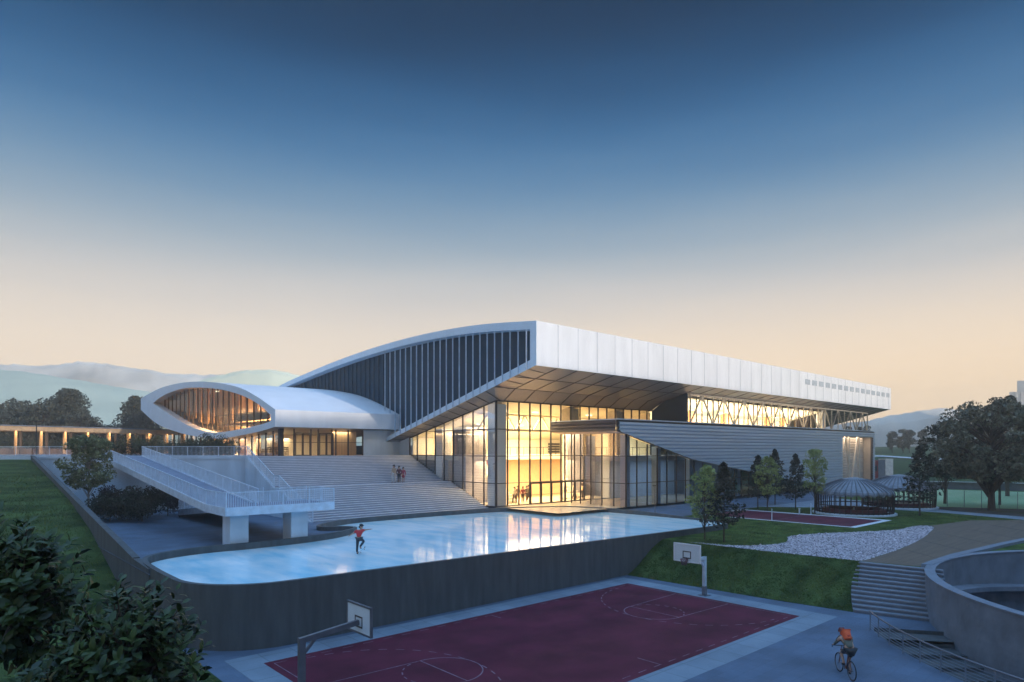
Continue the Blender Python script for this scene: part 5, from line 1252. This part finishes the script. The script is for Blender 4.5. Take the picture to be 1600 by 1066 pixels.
for ch in list(cyp.children):
    if ch.name.startswith('trousers'): bpy.data.objects.remove(ch)
J = J0
vv = [(J['pel'], .155)] ; E_ = []
for q in 'lr':
    a, b = Vector(J['hp' + q]), Vector(J['kn' + q]); vv += [(tuple(a), .115), (tuple(a.lerp(b, .75)), .088)]; n_ = len(vv); E_ += [(0, n_ - 2), (n_ - 2, n_ - 1)]
skinmesh('shorts', vv, E_, 0, M_black, cyp).location = (0, 0, 0)
bk = skinmesh('backpack', [((-.01, .24, 1.36), .13), ((-.01, .36, 1.50), .15), ((-.01, .44, 1.56), .10)], [(0, 1), (1, 2)], 1, cloth('orange_nylon', (.75, .12, .04)), cyp); bk.location = (0, 0, 0)
pk = skinmesh('backpack_pocket', [((-.01, .20, 1.47), .07), ((-.01, .27, 1.55), .06)], [(0, 1)], 0, cloth('red_nylon', (.50, .06, .03)), cyp); pk.location = (0, 0, 0)
# ================================================================== HAZE, SKY, LIGHTS, CAMERA
hz = MB().box(-810, 810, -810, 810, -4.6, 72).build('haze', None)
hz['kind'] = 'stuff'
m = bpy.data.materials.new('haze_air'); m.use_nodes = True; nt = m.node_tree; nt.nodes.clear()
o = nt.nodes.new('ShaderNodeOutputMaterial'); v = nt.nodes.new('ShaderNodeVolumePrincipled')
v.inputs['Color'].default_value = (.97, .97, .97, 1); v.inputs['Density'].default_value = HAZE; v.inputs['Anisotropy'].default_value = .8
nt.links.new(v.outputs[0], o.inputs['Volume']); hz.data.materials.append(m)
w = bpy.data.worlds.new('World'); scene.world = w; w.use_nodes = True
nt = w.node_tree; n = nt.nodes; L = nt.links; n.clear()
SUN_EL, SUN_AZ = R(8), Vector((.12, -.993, 0)).normalized()      # towards the low sun, behind the camera to the right
o = n.new('ShaderNodeOutputWorld'); bg = n.new('ShaderNodeBackground')
sky = n.new('ShaderNodeTexSky'); sky.sky_type = 'NISHITA'; sky.sun_disc = False; sky.sun_elevation = SUN_EL; sky.sun_rotation = math.atan2(SUN_AZ.x, SUN_AZ.y); sky.air_density = 1.0; sky.dust_density = .3; sky.ozone_density = 3.0
tc = n.new('ShaderNodeTexCoord'); sp = n.new('ShaderNodeSeparateXYZ'); L.new(tc.outputs['Generated'], sp.inputs[0])
cr = n.new('ShaderNodeValToRGB'); cr.color_ramp.interpolation = 'B_SPLINE' if False else 'EASE'
cr.color_ramp.interpolation = 'B_SPLINE'
stops = [(0.0, (234, 212, 186)), (.09, (236, 213, 184)), (.165, (216, 202, 186)), (.23, (184, 182, 180)), (.285, (146, 160, 170)), (.345, (98, 131, 158)), (.41, (58, 103, 143)), (.47, (28, 72, 112)), (.52, (10, 46, 78)), (.58, (2, 25, 50))]
while len(cr.color_ramp.elements) < len(stops): cr.color_ramp.elements.new(.5)
for e_, (p, c) in zip(cr.color_ramp.elements, stops): e_.position = p; e_.color = (*lin(c), 1)
cm = n.new('ShaderNodeMapping'); cm.inputs['Scale'].default_value = (1.6, 1.6, 13); L.new(tc.outputs['Generated'], cm.inputs['Vector'])
cn = n.new('ShaderNodeTexNoise'); cn.inputs['Scale'].default_value = 1.7; cn.inputs['Detail'].default_value = 5; L.new(cm.outputs[0], cn.inputs['Vector'])
ca_ = n.new('ShaderNodeMath'); ca_.operation = 'MULTIPLY_ADD'; ca_.inputs[1].default_value = .03; ca_.inputs[2].default_value = -.015; L.new(cn.outputs['Fac'], ca_.inputs[0])
cs_ = n.new('ShaderNodeMath'); cs_.operation = 'ADD'; L.new(sp.outputs['Z'], cs_.inputs[0]); L.new(ca_.outputs[0], cs_.inputs[1]); L.new(cs_.outputs[0], cr.inputs['Fac'])
mul = n.new('ShaderNodeVectorMath'); mul.operation = 'MULTIPLY'; mul.inputs[1].default_value = (SKYUP * 1.22, SKYUP * 1.05, SKYUP * .94); L.new(sky.outputs[0], mul.inputs[0])
mr = n.new('ShaderNodeMapRange'); mr.inputs['From Min'].default_value = .58; mr.inputs['From Max'].default_value = .70; L.new(sp.outputs['Z'], mr.inputs['Value'])
mx = n.new('ShaderNodeMix'); mx.data_type = 'RGBA'; L.new(mr.outputs[0], mx.inputs['Factor']); L.new(cr.outputs[0], mx.inputs['A']); L.new(mul.outputs[0], mx.inputs['B'])
L.new(mx.outputs['Result'], bg.inputs['Color']); bg.inputs['Strength'].default_value = 1.0; ramp_gain = n.new('ShaderNodeVectorMath'); ramp_gain.operation = 'SCALE'; ramp_gain.inputs['Scale'].default_value = SKYLOW; L.new(cr.outputs[0], ramp_gain.inputs[0]); dt = n.new('ShaderNodeVectorMath'); dt.operation = 'DOT_PRODUCT'; L.new(tc.outputs['Generated'], dt.inputs[0]); dt.inputs[1].default_value = (FWD + RGT * .62).normalized()
gl = n.new('ShaderNodeMapRange'); gl.interpolation_type = 'SMOOTHSTEP'; gl.inputs['From Min'].default_value = .72; gl.inputs['From Max'].default_value = 1.02; gl.inputs['To Max'].default_value = .55; L.new(dt.outputs['Value'], gl.inputs['Value'])
gz = n.new('ShaderNodeMapRange'); gz.interpolation_type = 'SMOOTHSTEP'; gz.inputs['From Min'].default_value = .02; gz.inputs['From Max'].default_value = .24; gz.inputs['To Min'].default_value = 1; gz.inputs['To Max'].default_value = 0; L.new(sp.outputs['Z'], gz.inputs['Value'])
gm = n.new('ShaderNodeMath'); gm.operation = 'MULTIPLY'; L.new(gl.outputs[0], gm.inputs[0]); L.new(gz.outputs[0], gm.inputs[1])
gx = n.new('ShaderNodeMix'); gx.data_type = 'RGBA'; gx.inputs['B'].default_value = tuple(v * SKYLOW * 1.02 for v in lin((248, 214, 166))) + (1,); L.new(gm.outputs[0], gx.inputs['Factor']); L.new(ramp_gain.outputs[0], gx.inputs['A']); L.new(gx.outputs['Result'], mx.inputs['A']); L.new(bg.outputs[0], o.inputs['Surface'])
def lamp(name, kind, loc, energy, col, **kw):
    d = bpy.data.lights.new(name, kind); d.energy = energy; d.color = col
    for k, vv in kw.items(): setattr(d, k, vv)
    q = bpy.data.objects.new(name, d); COL.objects.link(q); q.location = loc; return q
sd = Vector((SUN_AZ.x * math.cos(SUN_EL), SUN_AZ.y * math.cos(SUN_EL), math.sin(SUN_EL)))
s = lamp('sun', 'SUN', (0, 0, 60), SUNP, (1, .90, .80), angle=R(.7)); s.rotation_euler = sd.to_track_quat('Z', 'Y').to_euler()
WARM = (1, .80, .50); WW = (1, .82, .55)
def area(loc, e, sx_, sy_, col): return lamp('area_light', 'AREA', loc, e * LAMPS, col, shape='RECTANGLE', size=sx_, size_y=sy_)
area((7, 5.5, 13.2), 4600, 10, 3, WARM); area((19, 6, 13), 2600, 14, 3, WARM); area((12, 12.5, 11.4), 1800, 18, 4, WW); area((2.6, 10, 11.6), 900, 3, 10, WW); area((2.6, 4, 6.5), 150, 3, 5, WARM)
area((8, 5, 8.0), 1500, 12, 3, WARM); area((20, 4, 8.0), 900, 12, 3, WARM)
area((14.5, -4, 11.8), 260, 6, 5, WARM); area((14.5, -4, 8.0), 130, 6, 5, WARM); area((26, -4.5, 8.0), 260, 12, 5, (.75, .86, 1)); area((22, -4.5, 12), 260, 14, 5, (.8, .9, 1))  # the two cool lights are added to give the box glass its bluish look
area((51, -4.3, 13.2), 5600, 43, .6, (1, .84, .60)).rotation_euler = (R(112), 0, 0)  # floor-level uplight, added to wash the upper wall evenly
area((75.5, -9.4, 11.75), 330, 13, 1.0, (1, .80, .60))
area((-11, 24, 11.7), 2600, 9, 6, WW); area((-13.5, 40, 10.9), 3800, 3, 26, WARM)
area((-11.5, 42, 15.6), 16000, 2.5, 22, (1, .68, .36)); area((-10.5, 29, 14.8), 700, 3, 8, WARM)
ll = pgp(Lp / 2, 2.6, 12.6); a_ = area(ll, 2200, Lp * .9, 1.0, (1, .66, .36)); a_.rotation_euler = (0, 0, math.atan2(du.y, du.x))
cam = bpy.data.cameras.new('camera'); co = bpy.data.objects.new('camera', cam); COL.objects.link(co); scene.camera = co
co.location = CAM; co.rotation_euler = (R(90), 0, AZ); cam.sensor_width = 36; cam.lens = 36 * F / 1600; cam.shift_y = (HY - 533) / 1600; cam.clip_end = 6000; cam.clip_start = .2
scene.view_settings.view_transform = 'Standard'; scene.view_settings.look = 'None'; scene.view_settings.exposure = EXPO; scene.view_settings.gamma = 1
scene.cycles.max_bounces = 8; scene.cycles.diffuse_bounces = 3; scene.cycles.glossy_bounces = 4; scene.cycles.transmission_bounces = 4; scene.cycles.transparent_max_bounces = 16; scene.cycles.volume_bounces = 2
scene.cycles.use_denoising = True; scene.cycles.sample_clamp_indirect = 6; scene.cycles.caustics_reflective = False; scene.cycles.caustics_refractive = False
